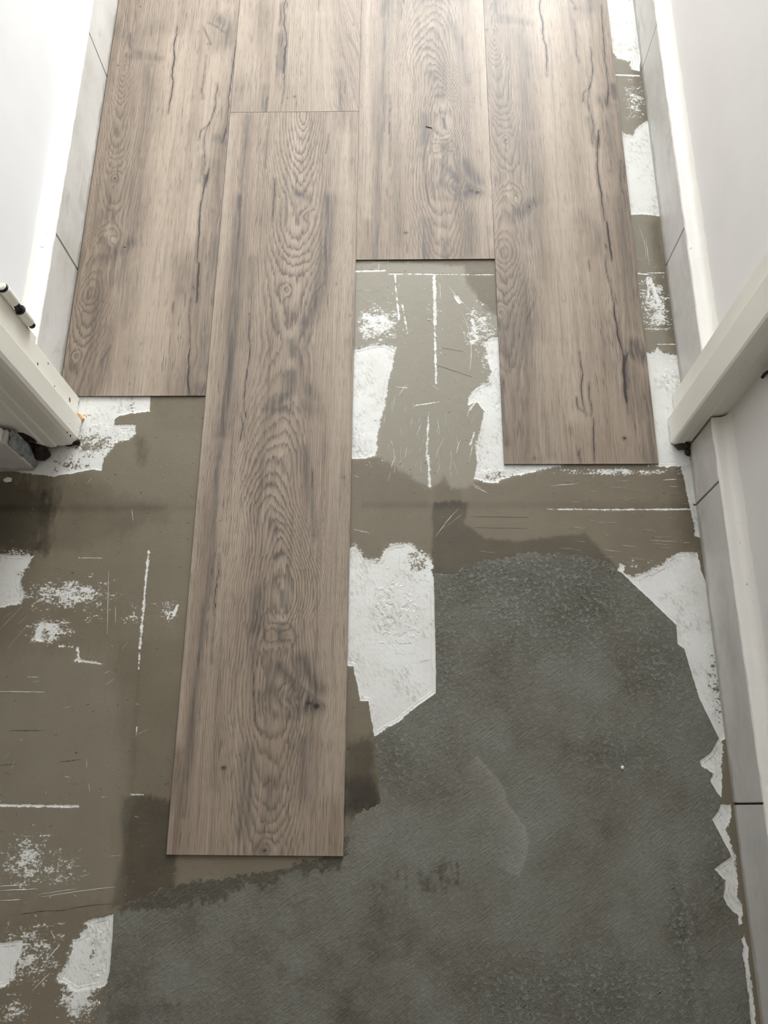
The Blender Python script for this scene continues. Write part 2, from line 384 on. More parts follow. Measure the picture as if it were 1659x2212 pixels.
# white joint bars and scraped streaks: x0, y0, x1, y1, width px, raggedness
BARS = [(938,596,940,700,6,2.2),(939,700,942,828,4,2.6),(322,1190,312,1290,4,2),(313,1290,303,1400,5,2.4),(302,1410,300,1445,3,2),(1182,1100,1330,1101,2.6,1.5),(1330,1101,1500,1100,3,1.3),
 (-20,1739,170,1742,4,1.8),(768,586,832,585,4,1.5),(840,592,1066,594,1.8,1.2),(1376,591,1400,593,3,.8),(1398,590,1440,590,2,.8),(282,1716,312,1716,2.5,1.6),
 (1326,162,1380,164,5,1),(1393,711,1445,711,1.6,.5),(1420,744,1460,744,1.6,.5),(925,900,922,985,3,2.6),(925,985,928,1050,5,3),(165,1425,220,1434,4,3),(168,1400,172,1428,5,3),(130,1396,160,1398,3,2.5),
 (375,1330,384,1308,4,2),(362,1338,368,1322,3,1),(296,1570,295,1592,2,.8),(870,660,880,720,3,2.5),(853,595,862,690,3,2.8),(1020,690,1030,730,6,4),(985,640,992,652,8,3),
 (1015,885,1026,870,3,1),(1016,960,1024,935,4,2),(855,835,880,838,1.5,.8),(896,876,948,868,2,1.2),(170,1205,222,1206,1.2,.6),(1398,600,1400,640,5,3),(1404,605,1420,650,8,5)]
# speckled zones: cx, cy, rx, ry px, strength
ZONES = [(150,1285,120,40,.9),(815,700,60,45,1.0),(1035,710,45,70,.8),(110,1360,60,35,.9),(60,1860,60,75,.85),(120,1880,80,60,.6),(60,2060,110,90,.75),(170,2160,50,60,1.05),(30,2180,50,50,.7),
 (1410,650,45,70,.85),(1420,690,35,35,.9),(1370,215,30,60,.7),(360,1320,40,30,.7),(30,1195,60,25,.6),(940,700,30,110,.45),(1330,1020,160,10,.9),(1060,770,35,60,.6),(810,1000,50,18,.5),(850,700,30,90,.55),(1380,1215,60,30,.45),(290,1330,25,50,.6),(210,1330,40,40,.5)]
# brown islands left inside the white
ISL = [(200,960,75,40,.85),(150,1005,60,22,.75),(905,1215,40,40,.8),(1075,1030,50,15,.8),(800,960,60,30,.45),(1070,870,20,40,.3),(205,2060,35,60,.5),(185,895,25,35,.5),(860,1320,70,140,.33),(1545,1480,18,110,.7),(290,880,40,25,.5),(1450,820,20,60,.35),(1575,1780,12,80,.5)]
GREY = [(937,1238,2),(985,1240,3),(1000,1226,3),(1060,1208,3),(1100,1204,3),(1150,1193,3),(1200,1198,3),(1240,1198,3),(1300,1210,2),(1345,1240,1),(1362,1257,.5),(1400,1292,.5),(1460,1350,.4),(1463,1391,.5),(1478,1402,.6),(1490,1445,.6),(1510,1508,.6),(1535,1560,.6),(1553,1594,.5),(1535,1625,.5),(1511,1643,.5),(1515,1656,1),(1540,1670,1),(1532,1685,.8),(1556,1722,1),(1556,1738,.8),(1550,1753,.8),(1537,1769,1),(1560,1812,.6),(1577,1852,.6),(1559,1863,.6),(1542,1877,.8),(1560,1896,1),(1562,1937,1.2),(1581,1967,1),(1594,1998,1),(1601,2030,1),(1608,2092,1),(1613,2130,1),(1621,2211,1),(1640,2330,1),(1665,2480,1),
 (150,2480,2),(180,2330,2),(215,2180,4),(231,2128,1.5),(238,2090,1),(243,2030,.5),(247,1970,2),(270,1952,3),(330,1930,3),(420,1900,4),(500,1890,4),(600,1880,4),(700,1850,4),(745,1815,4),(770,1760,4),(822,1738,1),(815,1650,.8),(808,1592,.8),(860,1560,.6),(895,1530,.5),(942,1497,.3),(941,1400,.3)]

def poly_field(x, y, P):
    """signed distance in mm (positive outside) and raggedness of the nearest edge"""
    pts = GA(P); n = len(pts)
    best = np.full(x.shape, 1e9); amp = np.zeros(x.shape); ins = np.zeros(x.shape, bool)
    for i in range(n):
        a, b = pts[i], pts[(i + 1) % n]
        d, _ = seg_dist(x, y, a, b); k = d < best
        best = np.where(k, d, best); amp = np.where(k, P[i][2], amp)
        c = ((a[1] > y) != (b[1] > y)) & (x < (b[0] - a[0]) * (y - a[1]) / (b[1] - a[1] + 1e-15) + a[0])
        ins ^= c
    return np.where(ins, -best, best) * 1000, amp
def zone_sum(x, y, Z):
    r = np.zeros(x.shape)
    for cx, cy, rx, ry, s in Z:
        c = G(cx, cy); ex = abs(G(cx + rx, cy)[0] - c[0]); ey = abs(G(cx, cy + ry)[1] - c[1])
        r = np.maximum(r, s * np.exp(-(((x - c[0]) / ex) ** 2 + ((y - c[1]) / ey) ** 2)))
    return r
def local(x, y, P, fn, out, mar=.02):
    pts = GA(P); lo = pts.min(0) - mar; hi = pts.max(0) + mar
    k = (x > lo[0]) & (x < hi[0]) & (y > lo[1]) & (y < hi[1])
    if k.any(): out[k] = fn(x[k], y[k], out[k])

GS = .0013
gx = np.arange(-.66, XR + .003, GS); gy = np.arange(-.34, 1.50, GS)
X, Y = np.meshgrid(gx, gy)
NZ = fbm(X / .012, Y / .012, 1, 4); NF = fbm(X / .0048, Y / .0048, 5, 3)
rag = NZ * 1.4 + NF * 1.4
AMP = np.full(X.shape, 1.2)
F = np.full(X.shape, 30.0)                        # > 0 where compound covers the tile
def put(lo, hi, fn):
    i0, i1 = np.searchsorted(gx, lo[0]), np.searchsorted(gx, hi[0]); j0, j1 = np.searchsorted(gy, lo[1]), np.searchsorted(gy, hi[1])
    if i1 <= i0 or j1 <= j0: return
    w_ = (slice(j0, j1), slice(i0, i1)); d, a = fn(X[w_], Y[w_]); k = d < F[w_]
    F[w_] = np.where(k, d, F[w_]); AMP[w_] = np.where(k, a, AMP[w_])
for P in WH:
    pts = GA(P)
    def fn(x, y):
        d, a = poly_field(x, y, P); return d + fbm(x / .012, y / .012, 1, 4) * 1.2 * np.minimum(a, 2), a * .42
    put(pts.min(0) - .03, pts.max(0) + .03, fn)
for x0, y0, x1, y1, wd, a_ in BARS:
    pts = GA([(x0, y0), (x1, y1)])
    def fn(x, y):
        d, _ = seg_dist(x, y, pts[0], pts[1])
        return d * 1000 - wd * .36 + fbm(x / .010, y / .010, 2, 3) * .5 * a_, np.full(x.shape, min(a_, 2.6) * .22)
    put(pts.min(0) - .012, pts.max(0) + .012, fn)
ZN = zone_sum(X, Y, ZONES)
IS = zone_sum(X, Y, ISL)
EDGE = np.exp(-((np.minimum(F, 30) + 4) / 6) ** 2) * .45 * smooth(-.2, .5, fbm(X / .05, Y / .05, 77, 2)) * smooth(.4, 1.0, AMP)
IS = np.maximum(IS, EDGE)
GD, GAM = poly_field(X, Y, GREY)
FG = -(GD + rag * GAM)                             # > 0 where the cement is
hid = np.zeros(X.shape, bool)
for p in (PA, PB, PBT, PC, PD):
    hid |= (X > p[0] + .012) & (X < p[1] - .012) & (Y > p[2] + .012) & (Y < p[3] - .012)
hid |= (X < -.545) & (Y > .49)

MSQ = {1: [(0,4,7)], 2: [(4,1,5)], 3: [(0,1,5,7)], 4: [(5,2,6)], 5: [(0,4,7),(5,2,6)], 6: [(4,1,2,6)], 7: [(0,1,2,6,7)], 8: [(7,6,3)], 9: [(0,4,6,3)], 10: [(4,1,5),(7,6,3)], 11: [(0,1,5,6,3)], 12: [(7,5,2,3)], 13: [(0,4,5,2,3)], 14: [(4,1,2,3,7)], 15: [(0,1,2,3)]}
def layer(name, F, ztop, zbot, mat, parent):
    ny, nx = F.shape; S = F > 0
    case = S[:-1, :-1] * 1 + S[:-1, 1:] * 2 + S[1:, 1:] * 4 + S[1:, :-1] * 8
    NC = nx * ny; NH = ny * (nx - 1)
    def ids(j, i, c):
        if c == 0: return j * nx + i
        if c == 1: return j * nx + i + 1
        if c == 2: return (j + 1) * nx + i + 1
        if c == 3: return (j + 1) * nx + i
        if c == 4: return NC + j * (nx - 1) + i
        if c == 6: return NC + (j + 1) * (nx - 1) + i
        if c == 7: return NC + NH + j * nx + i
        return NC + NH + j * nx + i + 1
    groups = {3: [], 4: [], 5: []}; walls = []
    for c, polys in MSQ.items():
        j, i = np.nonzero(case == c)
        if len(j) == 0: continue
        for P in polys:
            cols = np.stack([ids(j, i, k) for k in P], 1); groups[len(P)].append(cols)
            for a in range(len(P)):
                b = (a + 1) % len(P)
                if P[a] >= 4 and P[b] >= 4: walls.append(cols[:, [a, b]])
    H = np.clip(F[:, :-1] / (F[:, :-1] - F[:, 1:] + 1e-12), 0.02, .98); V = np.clip(F[:-1] / (F[:-1] - F[1:] + 1e-12), 0.02, .98)
    vx = np.concatenate([X.ravel(), (X[:, :-1] + H * GS).ravel(), X[:-1].ravel()])
    vy = np.concatenate([Y.ravel(), Y[:, :-1].ravel(), (Y[:-1] + V * GS).ravel()])
    walls = np.concatenate(walls)
    allf = [np.concatenate(groups[k]) for k in (3, 4, 5) if groups[k]]
    used = np.unique(np.concatenate([a.ravel() for a in allf]))
    rem = np.full(len(vx), -1); rem[used] = np.arange(len(used))
    wv = np.unique(walls); wr = np.full(len(vx), -1); wr[wv] = len(used) + np.arange(len(wv))
    verts = np.concatenate([np.stack([vx[used], vy[used], np.full(len(used), ztop)], 1), np.stack([vx[wv], vy[wv], np.full(len(wv), zbot)], 1)])
    wq = np.stack([rem[walls[:, 1]], rem[walls[:, 0]], wr[walls[:, 0]], wr[walls[:, 1]]], 1)
    fl = [rem[a] for a in allf] + [wq]
    sizes = np.concatenate([np.full(len(a), a.shape[1]) for a in fl]); loops = np.concatenate([a.ravel() for a in fl])
    me = big_mesh(name, verts, sizes, loops)
    o = link(name, me, mat, parent)
    return o, verts[:, 0], verts[:, 1]

BIG = 1e3
Fb = np.where(hid | (FG > 6), -BIG, np.maximum(F + 5.5, (IS - .26) * 30 + NF * 5))
comp, vx, vy = layer('levelling_compound', np.clip(Fb, -3, 3), .0008, 0, M_COMP, floor)
def sample(A, x, y):
    fx = np.clip((x - gx[0]) / GS, 0, len(gx) - 1.001); fy = np.clip((y - gy[0]) / GS, 0, len(gy) - 1.001)
    i = fx.astype(int); j = fy.astype(int); fx -= i; fy -= j
    return (A[j, i] * (1 - fx) + A[j, i + 1] * fx) * (1 - fy) + (A[j + 1, i] * (1 - fx) + A[j + 1, i + 1] * fx) * fy
for nm, A in (('edge', np.clip(F, -9, 9)), ('rag', AMP), ('speck', ZN), ('isle', IS)): set_attr(comp.data, nm, sample(A, vx, vy))
zz = np.empty(len(vx) * 3, np.float32); comp.data.vertices.foreach_get('co', zz); zz = zz.reshape(-1, 3)
zz[:, 2] = np.where(zz[:, 2] > .0004, .00008 + .00075 * smooth(-2.2, .6, sample(F, vx, vy)), -.0004)
comp.data.vertices.foreach_set('co', zz.ravel()); comp.data.update()
comp['label'] = 'smooth brown levelling compound trowelled over the old tiles'
def soft(x, y, P, w):
    P = [(p[0], p[1], 0) for p in P]; d, _ = poly_field(x, y, P)
    return smooth(w, -w, d + fbm(x / .02, y / .02, 21, 4) * w * .9 + fbm(x / .005, y / .005, 22, 3) * w * .35 + fbm(x / .005, y / .022, 24, 3) * w * .7)
tone = np.full(vx.shape, .72)
for P, wd, s in (([(-80,1035),(60,1040),(110,1060),(120,1100),(95,1190),(70,1200),(-80,1200)], 14, -.46), ([(90,1040),(200,1040),(280,1075),(360,1090),(360,1130),(240,1160),(120,1190),(80,1190)], 12, -.20),
                 ([(936,1085),(1010,1085),(1005,1130),(1050,1165),(1120,1168),(1200,1158),(1262,1152),(1300,1190),(1345,1240),(1340,1260),(930,1262)], 3, -.42),
                 ([(936,1045),(990,1045),(1000,1085),(936,1085)], 6, -.2), ([(1460,1000),(1520,1000),(1530,1200),(1470,1190),(1450,1100)], 10, -.22),
                 ([(262,1722),(380,1722),(380,1960),(240,1960),(262,1850)], 6, -.50), ([(740,1600),(806,1592),(830,1750),(740,1760)], 12, -.50), ([(742,1680),(815,1680),(830,1760),(742,1790)], 12, -.2),
                 ([(1000,568),(1080,568),(1080,690),(1040,660),(1010,615)], 5, -.14), ([(240,1385),(390,1385),(380,1720),(275,1720)], 7, -.10), ([(295,1440),(305,1440),(290,1715),(278,1715)], 4, -.12),
                 ([(295,945),(318,945),(318,985),(308,1005),(296,985)], 9, -.35), ([(330,862),(450,862),(450,930),(340,930)], 8, -.10), ([(762,1000),(800,995),(860,1020),(930,1060),(930,1100),(762,1100)], 5, -.06),
                 ([(1050,1165),(1200,1160),(1290,1180),(1330,1230),(1300,1100),(1010,1100)], 10, .03), ([(1395,480),(1425,480),(1450,640),(1460,750),(1425,700)], 7, -.28), ([(1365,130),(1400,130),(1400,280),(1372,280)], 8, -.15)):
    tone += s * soft(vx, vy, P, wd)
tone -= .16 * np.exp(-((vy - G(900, 1092)[1]) / .006) ** 2) * (vx > -.06)
tone -= .14 * np.exp(-((vy - G(300, 1098)[1]) / .006) ** 2) * (vx < -.3)
set_attr(comp.data, 'tone', np.clip(tone, 0, 1))
pale = .75 * soft(vx, vy, [(760,560),(1000,575),(1010,615),(1040,660),(1080,690),(1080,1010),(1030,1040),(1010,1052),(975,1058),(960,1030),(930,1056),(905,1040),(870,1020),(820,990),(760,990)], 4)
pale += .35 * soft(vx, vy, [(1300,100),(1360,100),(1440,760),(1390,760)], 8)
pale += .22 * soft(vx, vy, [(-50,1420),(240,1400),(270,1720),(262,1950),(-50,1960)], 20)
set_attr(comp.data, 'pale', np.clip(pale, 0, 1))

Fg = np.minimum(FG, np.where(F < 0, F, 30)) + NF * 1.0
Fg = np.where(hid, -BIG, Fg)
cem, vx, vy = layer('cement_skim', np.clip(Fg, -3, 3), .0011, 0, M_CEM, floor)
cem['label'] = 'rough dark grey cement skim patch'
rg = zone_sum(vx, vy, [(1150,1240,240,60,1.0),(1200,1320,170,90,.75),(1000,1260,70,40,.6),(960,1430,40,160,.35),(1420,1420,70,120,.6),(1300,2150,220,80,.7),(1110,2150,70,60,.9),(1480,2050,25,160,.8),(850,1640,60,60,.5),(1540,1830,30,120,.5),(1330,1620,120,60,.4)])
set_attr(cem.data, 'rough', np.clip(rg + .12, 0, 1))
SW = GA([(1030,1632),(1062,1668),(1085,1695),(1098,1740),(1135,1785),(1143,1815),(1137,1850),(1122,1893)])
dsw = np.full(vx.shape, 9.)
for a_, b_ in zip(SW, SW[1:]): dsw = np.minimum(dsw, seg_dist(vx, vy, a_, b_)[0])
pl = .95 * soft(vx, vy, [(1030,1632),(1062,1668),(1085,1695),(1098,1740),(1135,1785),(1143,1815),(1137,1850),(1122,1893),(1020,1850),(960,1700)], 1.6) * np.exp(-dsw / .020)
pl += .25 * soft(vx, vy, [(745,1770),(830,1740),(850,1790),(800,1850),(745,1840)], 8) + .85 * np.exp(-((vx - G(1493, 2050)[0] - .004 * fbm(vx * 0 + 3.1, vy / .03, 91, 3)) / .0055) ** 2) * smooth(-.04, -.08, vy) * (.6 + .5 * fbm(vx / .01, vy / .02, 92, 3))
set_attr(cem.data, 'pale', np.clip(pl, 0, 1))
br = .9 * soft(vx, vy, [(230,1940),(500,1880),(760,1800),(760,1860),(480,1935),(360,1960),(250,1980)], 10) + .55 * soft(vx, vy, [(240,2080),(330,2120),(420,2200),(330,2330),(200,2330),(230,2140)], 14)
br += .42 * soft(vx, vy, [(480,1960),(700,1900),(1000,1900),(1000,2330),(520,2330)], 40) + .34 * soft(vx, vy, [(830,1560),(1000,1520),(1000,1900),(850,1900)], 30)
set_attr(cem.data, 'brown', np.clip(br, 0, 1))

# the same two layers go on, plainer, outside the photograph's frame
def sheet(name, x0, x1, y0, y1, z, mat, vals):
    xs = np.linspace(x0, x1, max(2, int((x1 - x0) / .05))); ys = np.linspace(y0, y1, max(2, int((y1 - y0) / .05)))
    A, B_ = np.meshgrid(xs, ys); idx = np.arange(A.size).reshape(A.shape)
    qd = np.stack([idx[:-1, :-1], idx[:-1, 1:], idx[1:, 1:], idx[1:, :-1]], -1).reshape(-1, 4)
    me = big_mesh(name, np.stack([A.ravel(), B_.ravel(), np.full(A.size, z)], 1), np.full(len(qd), 4), qd.ravel())
    for k, v in vals.items(): set_attr(me, k, np.full(A.size, v))
    o = link(name, me, mat, floor); return o
CV = dict(edge=9., rag=1.2, speck=0., isle=0., tone=.68, pale=.12)
for r in ((-1.7, gx[0], -1.6, .468), (gx[0], gx[-1], -1.6, gy[0])): sheet('levelling_compound', *r, .00083, M_COMP, CV)
gl, gr_ = G(150, 2480)[0], G(1665, 2480)[0]
sheet('cement_skim', gl, gr_, -1.25, gy[0] + GS, .0011, M_CEM, dict(rough=.25, pale=0., brown=.1))

# scratches: thin ridges of white filler dragged over the compound (one part, too fine to pick apart)
random.seed(5)
bm = bmesh.new()
def scratch(x0, y0, x1, y1, wmm=.5, bend=0, z=.00085):
    a, b = G(x0, y0), G(x1, y1); n = 9; d = (b - a); L = np.hypot(*d)
    if L < 1e-5: return
    nrm = np.array([-d[1], d[0]]) / L; rows = []
    for i in range(n):
        t = i / (n - 1); p = a + d * t + nrm * (bend * math.sin(t * math.pi) * L + random.uniform(-.00025, .00025))
        wv = wmm * .0005 * (math.sin(math.pi * min(max(t, .04), .96)) ** .5) * random.uniform(.5, 1.2)
        rows.append((bm.verts.new((*(p - nrm * wv), z)), bm.verts.new((*p, z + .00025)), bm.verts.new((*(p + nrm * wv), z))))
    for r, s in zip(rows, rows[1:]):
        bm.faces.new((r[0], r[1], s[1], s[0])); bm.faces.new((r[1], r[2], s[2], s[1]))
for s in ((966,618,1028,686,.9,0),(998,675,1015,800,.9,.07),(950,612,952,645,.9,0),(772,629,820,628,.6,0),(785,652,815,650,.6,0),(930,830,950,845,.9,0),(1190,1050,1250,1045,.8,0),(1330,1040,1362,1040,.5,0),(1432,1038,1462,1036,1.2,.02),(1445,1051,1466,1052,.6,0),
          (1404,1168,1462,1170,.6,0),(1390,1144,1415,1146,.5,0),(1410,1160,1450,1160,.4,0),(1475,1173,1490,1172,.6,0),(1340,1178,1375,1182,.5,0),(1300,1187,1345,1193,.5,0),(235,1235,232,1370,.6,0),(250,1310,250,1345,.5,0),(-5,1494,98,1495,.9,0),(60,1463,85,1463,.7,0),
          (225,1455,238,1450,.5,0),(0,1914,66,1911,.7,0),(0,1924,82,1920,.8,0),(90,1938,250,1916,.6,.01),(88,1931,165,1920,.5,0),(0,1945,45,1943,.7,0),(1035,1190,1070,1195,.4,0),(0,1360,48,1310,.5,0),(18,1400,60,1350,.5,0),(170,1206,222,1205,.7,0),(285,1100,288,1125,.6,0),
          (764,1027,775,1032,.7,0),(764,1144,800,1152,1.0,0),(960,1130,990,1100,.6,0),(940,1160,975,1115,.6,0),(958,1142,1000,1110,.4,0),(1020,1050,1055,1066,1.0,0),(1016,1044,1040,1056,.7,0),(910,915,900,940,.7,0),(945,905,950,940,.7,0),(960,945,940,985,.6,0),(890,970,880,985,.5,0),
          (986,980,995,950,.8,.04),(1008,900,1020,870,.8,0),(1015,985,1022,962,.8,0),(845,1010,852,990,.9,0),(860,855,880,830,.9,0),(795,570,840,566,.8,0),(818,566,818,586,.7,0),(800,580,830,570,.6,0),(330,2100,300,2130,.4,0),(1350,210,1362,245,.6,.1),(1355,262,1372,240,.7,.1),(1340,300,1360,290,.5,0),
          (1372,560,1392,562,.5,0),(1380,490,1395,560,.6,.05),(1395,515,1402,575,.6,0),(1385,630,1400,632,.5,0),(110,2010,120,2030,.6,0),(100,2075,130,2040,1.2,0),(70,2140,110,2100,.9,0),(60,2110,80,2080,.8,0),(200,1032,188,1045,.6,0)):
    scratch(*s)
for _ in range(70):
    x = random.uniform(770, 1060); y = random.uniform(880, 1040)
    if 820 < x < 1020: scratch(x, y, x + random.uniform(-6, 10), y - random.uniform(8, 30), random.uniform(.25, .6))
for _ in range(40):
    x = random.uniform(1180, 1480); y = random.uniform(1020, 1210); scratch(x, y, x + random.uniform(10, 45), y + random.uniform(-1, 4), random.uniform(.2, .4))
for _ in range(40):
    x = random.uniform(0, 330); y = random.uniform(1220, 1960); scratch(x, y, x + random.uniform(-8, 30), y + random.uniform(-20, 4), random.uniform(.2, .4))
sc = from_bm('scrape_marks', bm, M_PLASTER, floor); sc['kind'] = 'stuff'; sc['label'] = 'thin white scrape marks across the brown compound'
bm = bmesh.new()
for s in ((20,1578,95,1578,.9,0),(130,1646,175,1641,1.1,0),(0,1652,38,1651,.8,0),(182,1523,196,1521,.7,0),(10,1670,22,1671,.7,0),(545,2070,655,1885,.7,0),(585,2075,650,1960,.6,0),(600,2080,680,2010,.8,0),(620,2130,720,2025,1.0,0),(670,2120,740,2060,.6,0),(410,1995,520,1930,.6,0),(905,1430,930,1425,.5,0),
          (45,1975,70,1972,.9,.05),(70,1972,110,1967,1.0,.03),(110,1967,150,1963,.8,-.04),(150,1963,245,1952,.7,.02),(1025,1140,1140,1142,.5,0),(1020,1116,1140,1118,.5,0),(955,752,1000,760,.7,0),(945,790,1020,815,.8,0)):
    scratch(*s)
sg = from_bm('scored_grooves', bm, M_DARKCHIP, floor); sg['kind'] = 'stuff'; sg['label'] = 'thin dark scored lines in the floor filler'

# ------------------------------------------------------------------ wood prints
def UV(plank, pts): return np.array([G(p[0], p[1]) - np.array([plank[0], plank[2]]) for p in pts])
def crop(pts, ox, oy, s): return [(ox + p[0] * s, oy + p[1] * s) for p in pts]
class Print: pass
def bands(u, v, L):
    r = np.zeros(u.shape)
    for pts, wd, s in L:
        best = np.full(u.shape, 9.); tt = None
        for a, b in zip(pts, pts[1:]):
            d, _ = seg_dist(u, v, a, b); best = np.minimum(best, d)
        r = np.maximum(r, min(s * 1.4, .78) * np.exp(-((best * 1000 + 2.0 * fbm(u / .02, v / .06, 33, 2)) / wd) ** 2))
    return r
def cracks(u, v, L):
    r = np.full(u.shape, -9.)
    wig = fbm(u / .03, v / .018, 31, 4) * .0022
    for pts, wd in L:
        lo = pts.min(0) - .02; hi = pts.max(0) + .02
        k = (u > lo[0]) & (u < hi[0]) & (v > lo[1]) & (v < hi[1])
        if not k.any(): continue
        uu = u[k] + wig[k]; vv = v[k]; best = np.full(uu.shape, 9.)
        n = len(pts) - 1
        for i in range(n):
            d, t = seg_dist(uu, vv, pts[i], pts[i + 1]); q = (i + t) / n
            wl = wd * (.35 + .65 * np.sin(np.pi * np.clip(q, .03, .97)) ** .5) * (.75 + .5 * vnoise(uu / .01, vv / .014, 40))
            best = np.minimum(best, d * 1000 - wl * .75)
        r[k] = np.maximum(r[k], -best)
    return r

def print2():
    P = Print(); q = PB
    cl = UV(q, [(655,180),(655,250),(650,330),(652,440),(640,548),(628,640),(629,740),(610,870),(605,960),(592,1045),(588,1095),(606,1160),(612,1230),(612,1290),(600,1350),(598,1440),(592,1560),(586,1650),(580,1760),(574,1840),(572,1900)])
    dd = [(180,3),(256,.8),(275,1.8),(293,3),(320,4.2),(339,5.2),(357,6.1),(383,7.4),(410,8.3),(436,9),(489,9.9),(510,10.7),(530,11.5),(548,12.3),(566,13.1),(582,13.9),(603,14.7),(653,15.5),(719,16.2),(754,16.6),(830,15.6),(876,14.2),(905,13),(930,12),(958,11),(981,10),(1021,9),(1045,8),(1070,7),(1095,6),(1118,5),(1140,4),(1161,3),(1191,2),(1215,1.3),(1290,.4),(1330,1.1),(1400,1.5),(1500,1.8),(1570,2.4),(1611,3.2),(1672,4.2),(1730,5.2),(1760,6.2),(1790,7.1),(1820,8),(1850,8.6),(1900,10)]
    dv = np.array([G(600, a)[1] - q[2] for a, _ in dd]); dn = np.array([b for _, b in dd])
    o = np.argsort(dv); dv, dn = dv[o], dn[o]
    cu, cv = cl[:, 0], cl[:, 1]; o = np.argsort(cv); cu, cv = cu[o], cv[o]
    kn = [(684,1526,10,8,2.6,1.0),(668,1520,14,9,.4,.85),(645,1508,16,9,.3,.66),(624,1500,12,14,1.8,.2),(587,1373,9,12,2.0,.15),(618,1373,7,9,2.0,.35),(576,1830,8,11,1.8,.12),(572,1837,4.5,4,.3,1.0),(621,628,6.5,11,1.7,.12),(617,627,3.2,2.8,.2,.85),(662,470,7,10,1.3,.1),(484,1659,5.5,3.4,.3,.95),(610,1350,8,5,.5,.5),(757,684,3,3,.2,.6),(727,617,2.5,2.5,.1,.6),(742,1033,4,2,.1,.5),(477,1127,2,2,0,.5),(460,1170,3,2,0,.5),(538,1067,2,2,0,.6),(657,1165,2,2,0,.5)]
    kn = [(*UV(q, [(a, b)])[0], c / 1000, d / 1000, e, f) for a, b, c, d, e, f in kn]
    B = [(UV(q, [(535,255),(530,330),(525,440),(515,560),(510,680),(500,790),(490,880),(478,960),(468,1060),(458,1180),(445,1290),(432,1400),(420,1520),(410,1640),(395,1760)]), 6, .42),
         (UV(q, [(520,430),(515,520),(510,640),(500,760),(492,860),(480,940)]), 11, .62), (UV(q, [(545,560),(540,680),(530,760)]), 6, .3),
         (UV(q, [(712,430),(706,500),(702,560),(690,640),(662,700)]), 11, .55), (UV(q, [(690,620),(660,700),(650,780),(655,830)]), 9, .3),
         (UV(q, [(640,420),(662,430)]), 9, .5), (UV(q, [(600,873),(625,850),(630,810)]), 11, .55), (UV(q, [(585,885),(625,885)]), 10, .5), (UV(q, [(628,740),(632,770)]), 7, .5),
         (UV(q, [(660,835),(680,860)]), 12, .35), (UV(q, [(655,880),(685,890)]), 14, .3),
         (UV(q, [(560,1270),(555,1330),(550,1360)]), 9, .45), (UV(q, [(655,970),(670,1060),(680,1160)]), 8, .35), (UV(q, [(570,1050),(592,1046)]), 5, .4), (UV(q, [(585,1125),(595,1145)]), 6, .45), (UV(q, [(595,1205),(610,1195)]), 5, .5),
         (UV(q, [(610,1280),(612,1310)]), 4.5, .55), (UV(q, [(605,1440),(640,1490),(690,1528)]), 8, .75), (UV(q, [(640,1530),(680,1528)]), 11, .95), (UV(q, [(655,1425),(668,1455),(690,1490)]), 11, .72), (UV(q, [(590,1490),(620,1510),(650,1525)]), 10, .4),
         (UV(q, [(600,1545),(640,1550)]), 6, .35), (UV(q, [(540,1620),(530,1720),(525,1800)]), 10, .40), (UV(q, [(660,1600),(655,1720)]), 12, .32), (UV(q, [(480,1400),(470,1560),(465,1700)]), 8, .12), (UV(q, [(606,1365),(612,1385)]), 8, .4), (UV(q, [(585,1700),(588,1760)]), 6, .4)]
    Lt = [(UV(q, [(500,260),(480,500),(455,760),(430,1000),(405,1300),(385,1600)]), 9, .7), (UV(q, [(745,300),(742,560),(735,900),(728,1300),(722,1700)]), 20, .5), (UV(q, [(612,1240),(610,1330)]), 9, .8), (UV(q, [(600,960),(605,985)]), 10, .3)]
    C = [(crop([(885,560),(880,640),(875,720),(875,800),(868,905)], 360, 240, .2652), 1.1), (crop([(890,640),(885,720)], 360, 240, .2652), 1.0),
         (crop([(680,300),(675,450),(680,580),(672,680),(655,780),(645,900),(640,1000),(635,1110)], 360, 600, .2652), 1.0), (crop([(650,1100),(648,1150)], 360, 600, .2652), 1.2), (crop([(615,1120),(620,1200),(612,1300),(600,1340)], 360, 600, .2652), .9),
         (crop([(1290,40),(1260,80),(1215,130),(1205,180)], 360, 600, .2652), .6), (crop([(1170,880),(1160,960)], 360, 600, .2652), .8), (crop([(1185,200),(1190,370)], 360, 960, .2652), .7), (crop([(830,170),(805,470)], 360, 240, .2652), .4), (crop([(1320,200),(1300,360)], 360, 240, .2652), .7),
         (crop([(445,1150),(440,1230),(450,1320),(480,1400)], 380, 1050, .3843), .8), (crop([(600,1040),(650,1080),(720,1140),(830,1235)], 380, 1050, .3843), .5), (crop([(440,900),(435,1060),(440,1200)], 380, 1050, .3843), .6),
         (crop([(480,790),(450,860),(445,980)], 380, 1050, .3843), .45), (crop([(640,780),(685,850),(650,920),(655,1000),(700,1110)], 380, 1050, .3843), .45), (crop([(525,690),(490,740),(470,800)], 380, 1050, .3843), .45), (crop([(525,690),(565,750)], 380, 1050, .3843), .5),
         (crop([(430,900),(430,1060),(400,1180),(390,1400)], 360, 960, .2652), .5), (crop([(240,450),(225,700),(200,1000)], 380, 1050, .3843), .4), (crop([(395,900),(360,1100),(345,1350)], 360, 960, .2652), .3)]
    C = [(UV(q, a), b) for a, b in C]
    op = [(1160,0),(1195,3),(1225,9),(1260,15),(1310,15),(1340,10),(1380,14),(1450,19),(1540,19),(1600,12),(1680,6),(1740,2),(1850,2)]
    ov = np.array([G(600, a)[1] - q[2] for a, _ in op])[::-1]; on = np.array([b for _, b in op], float)[::-1]
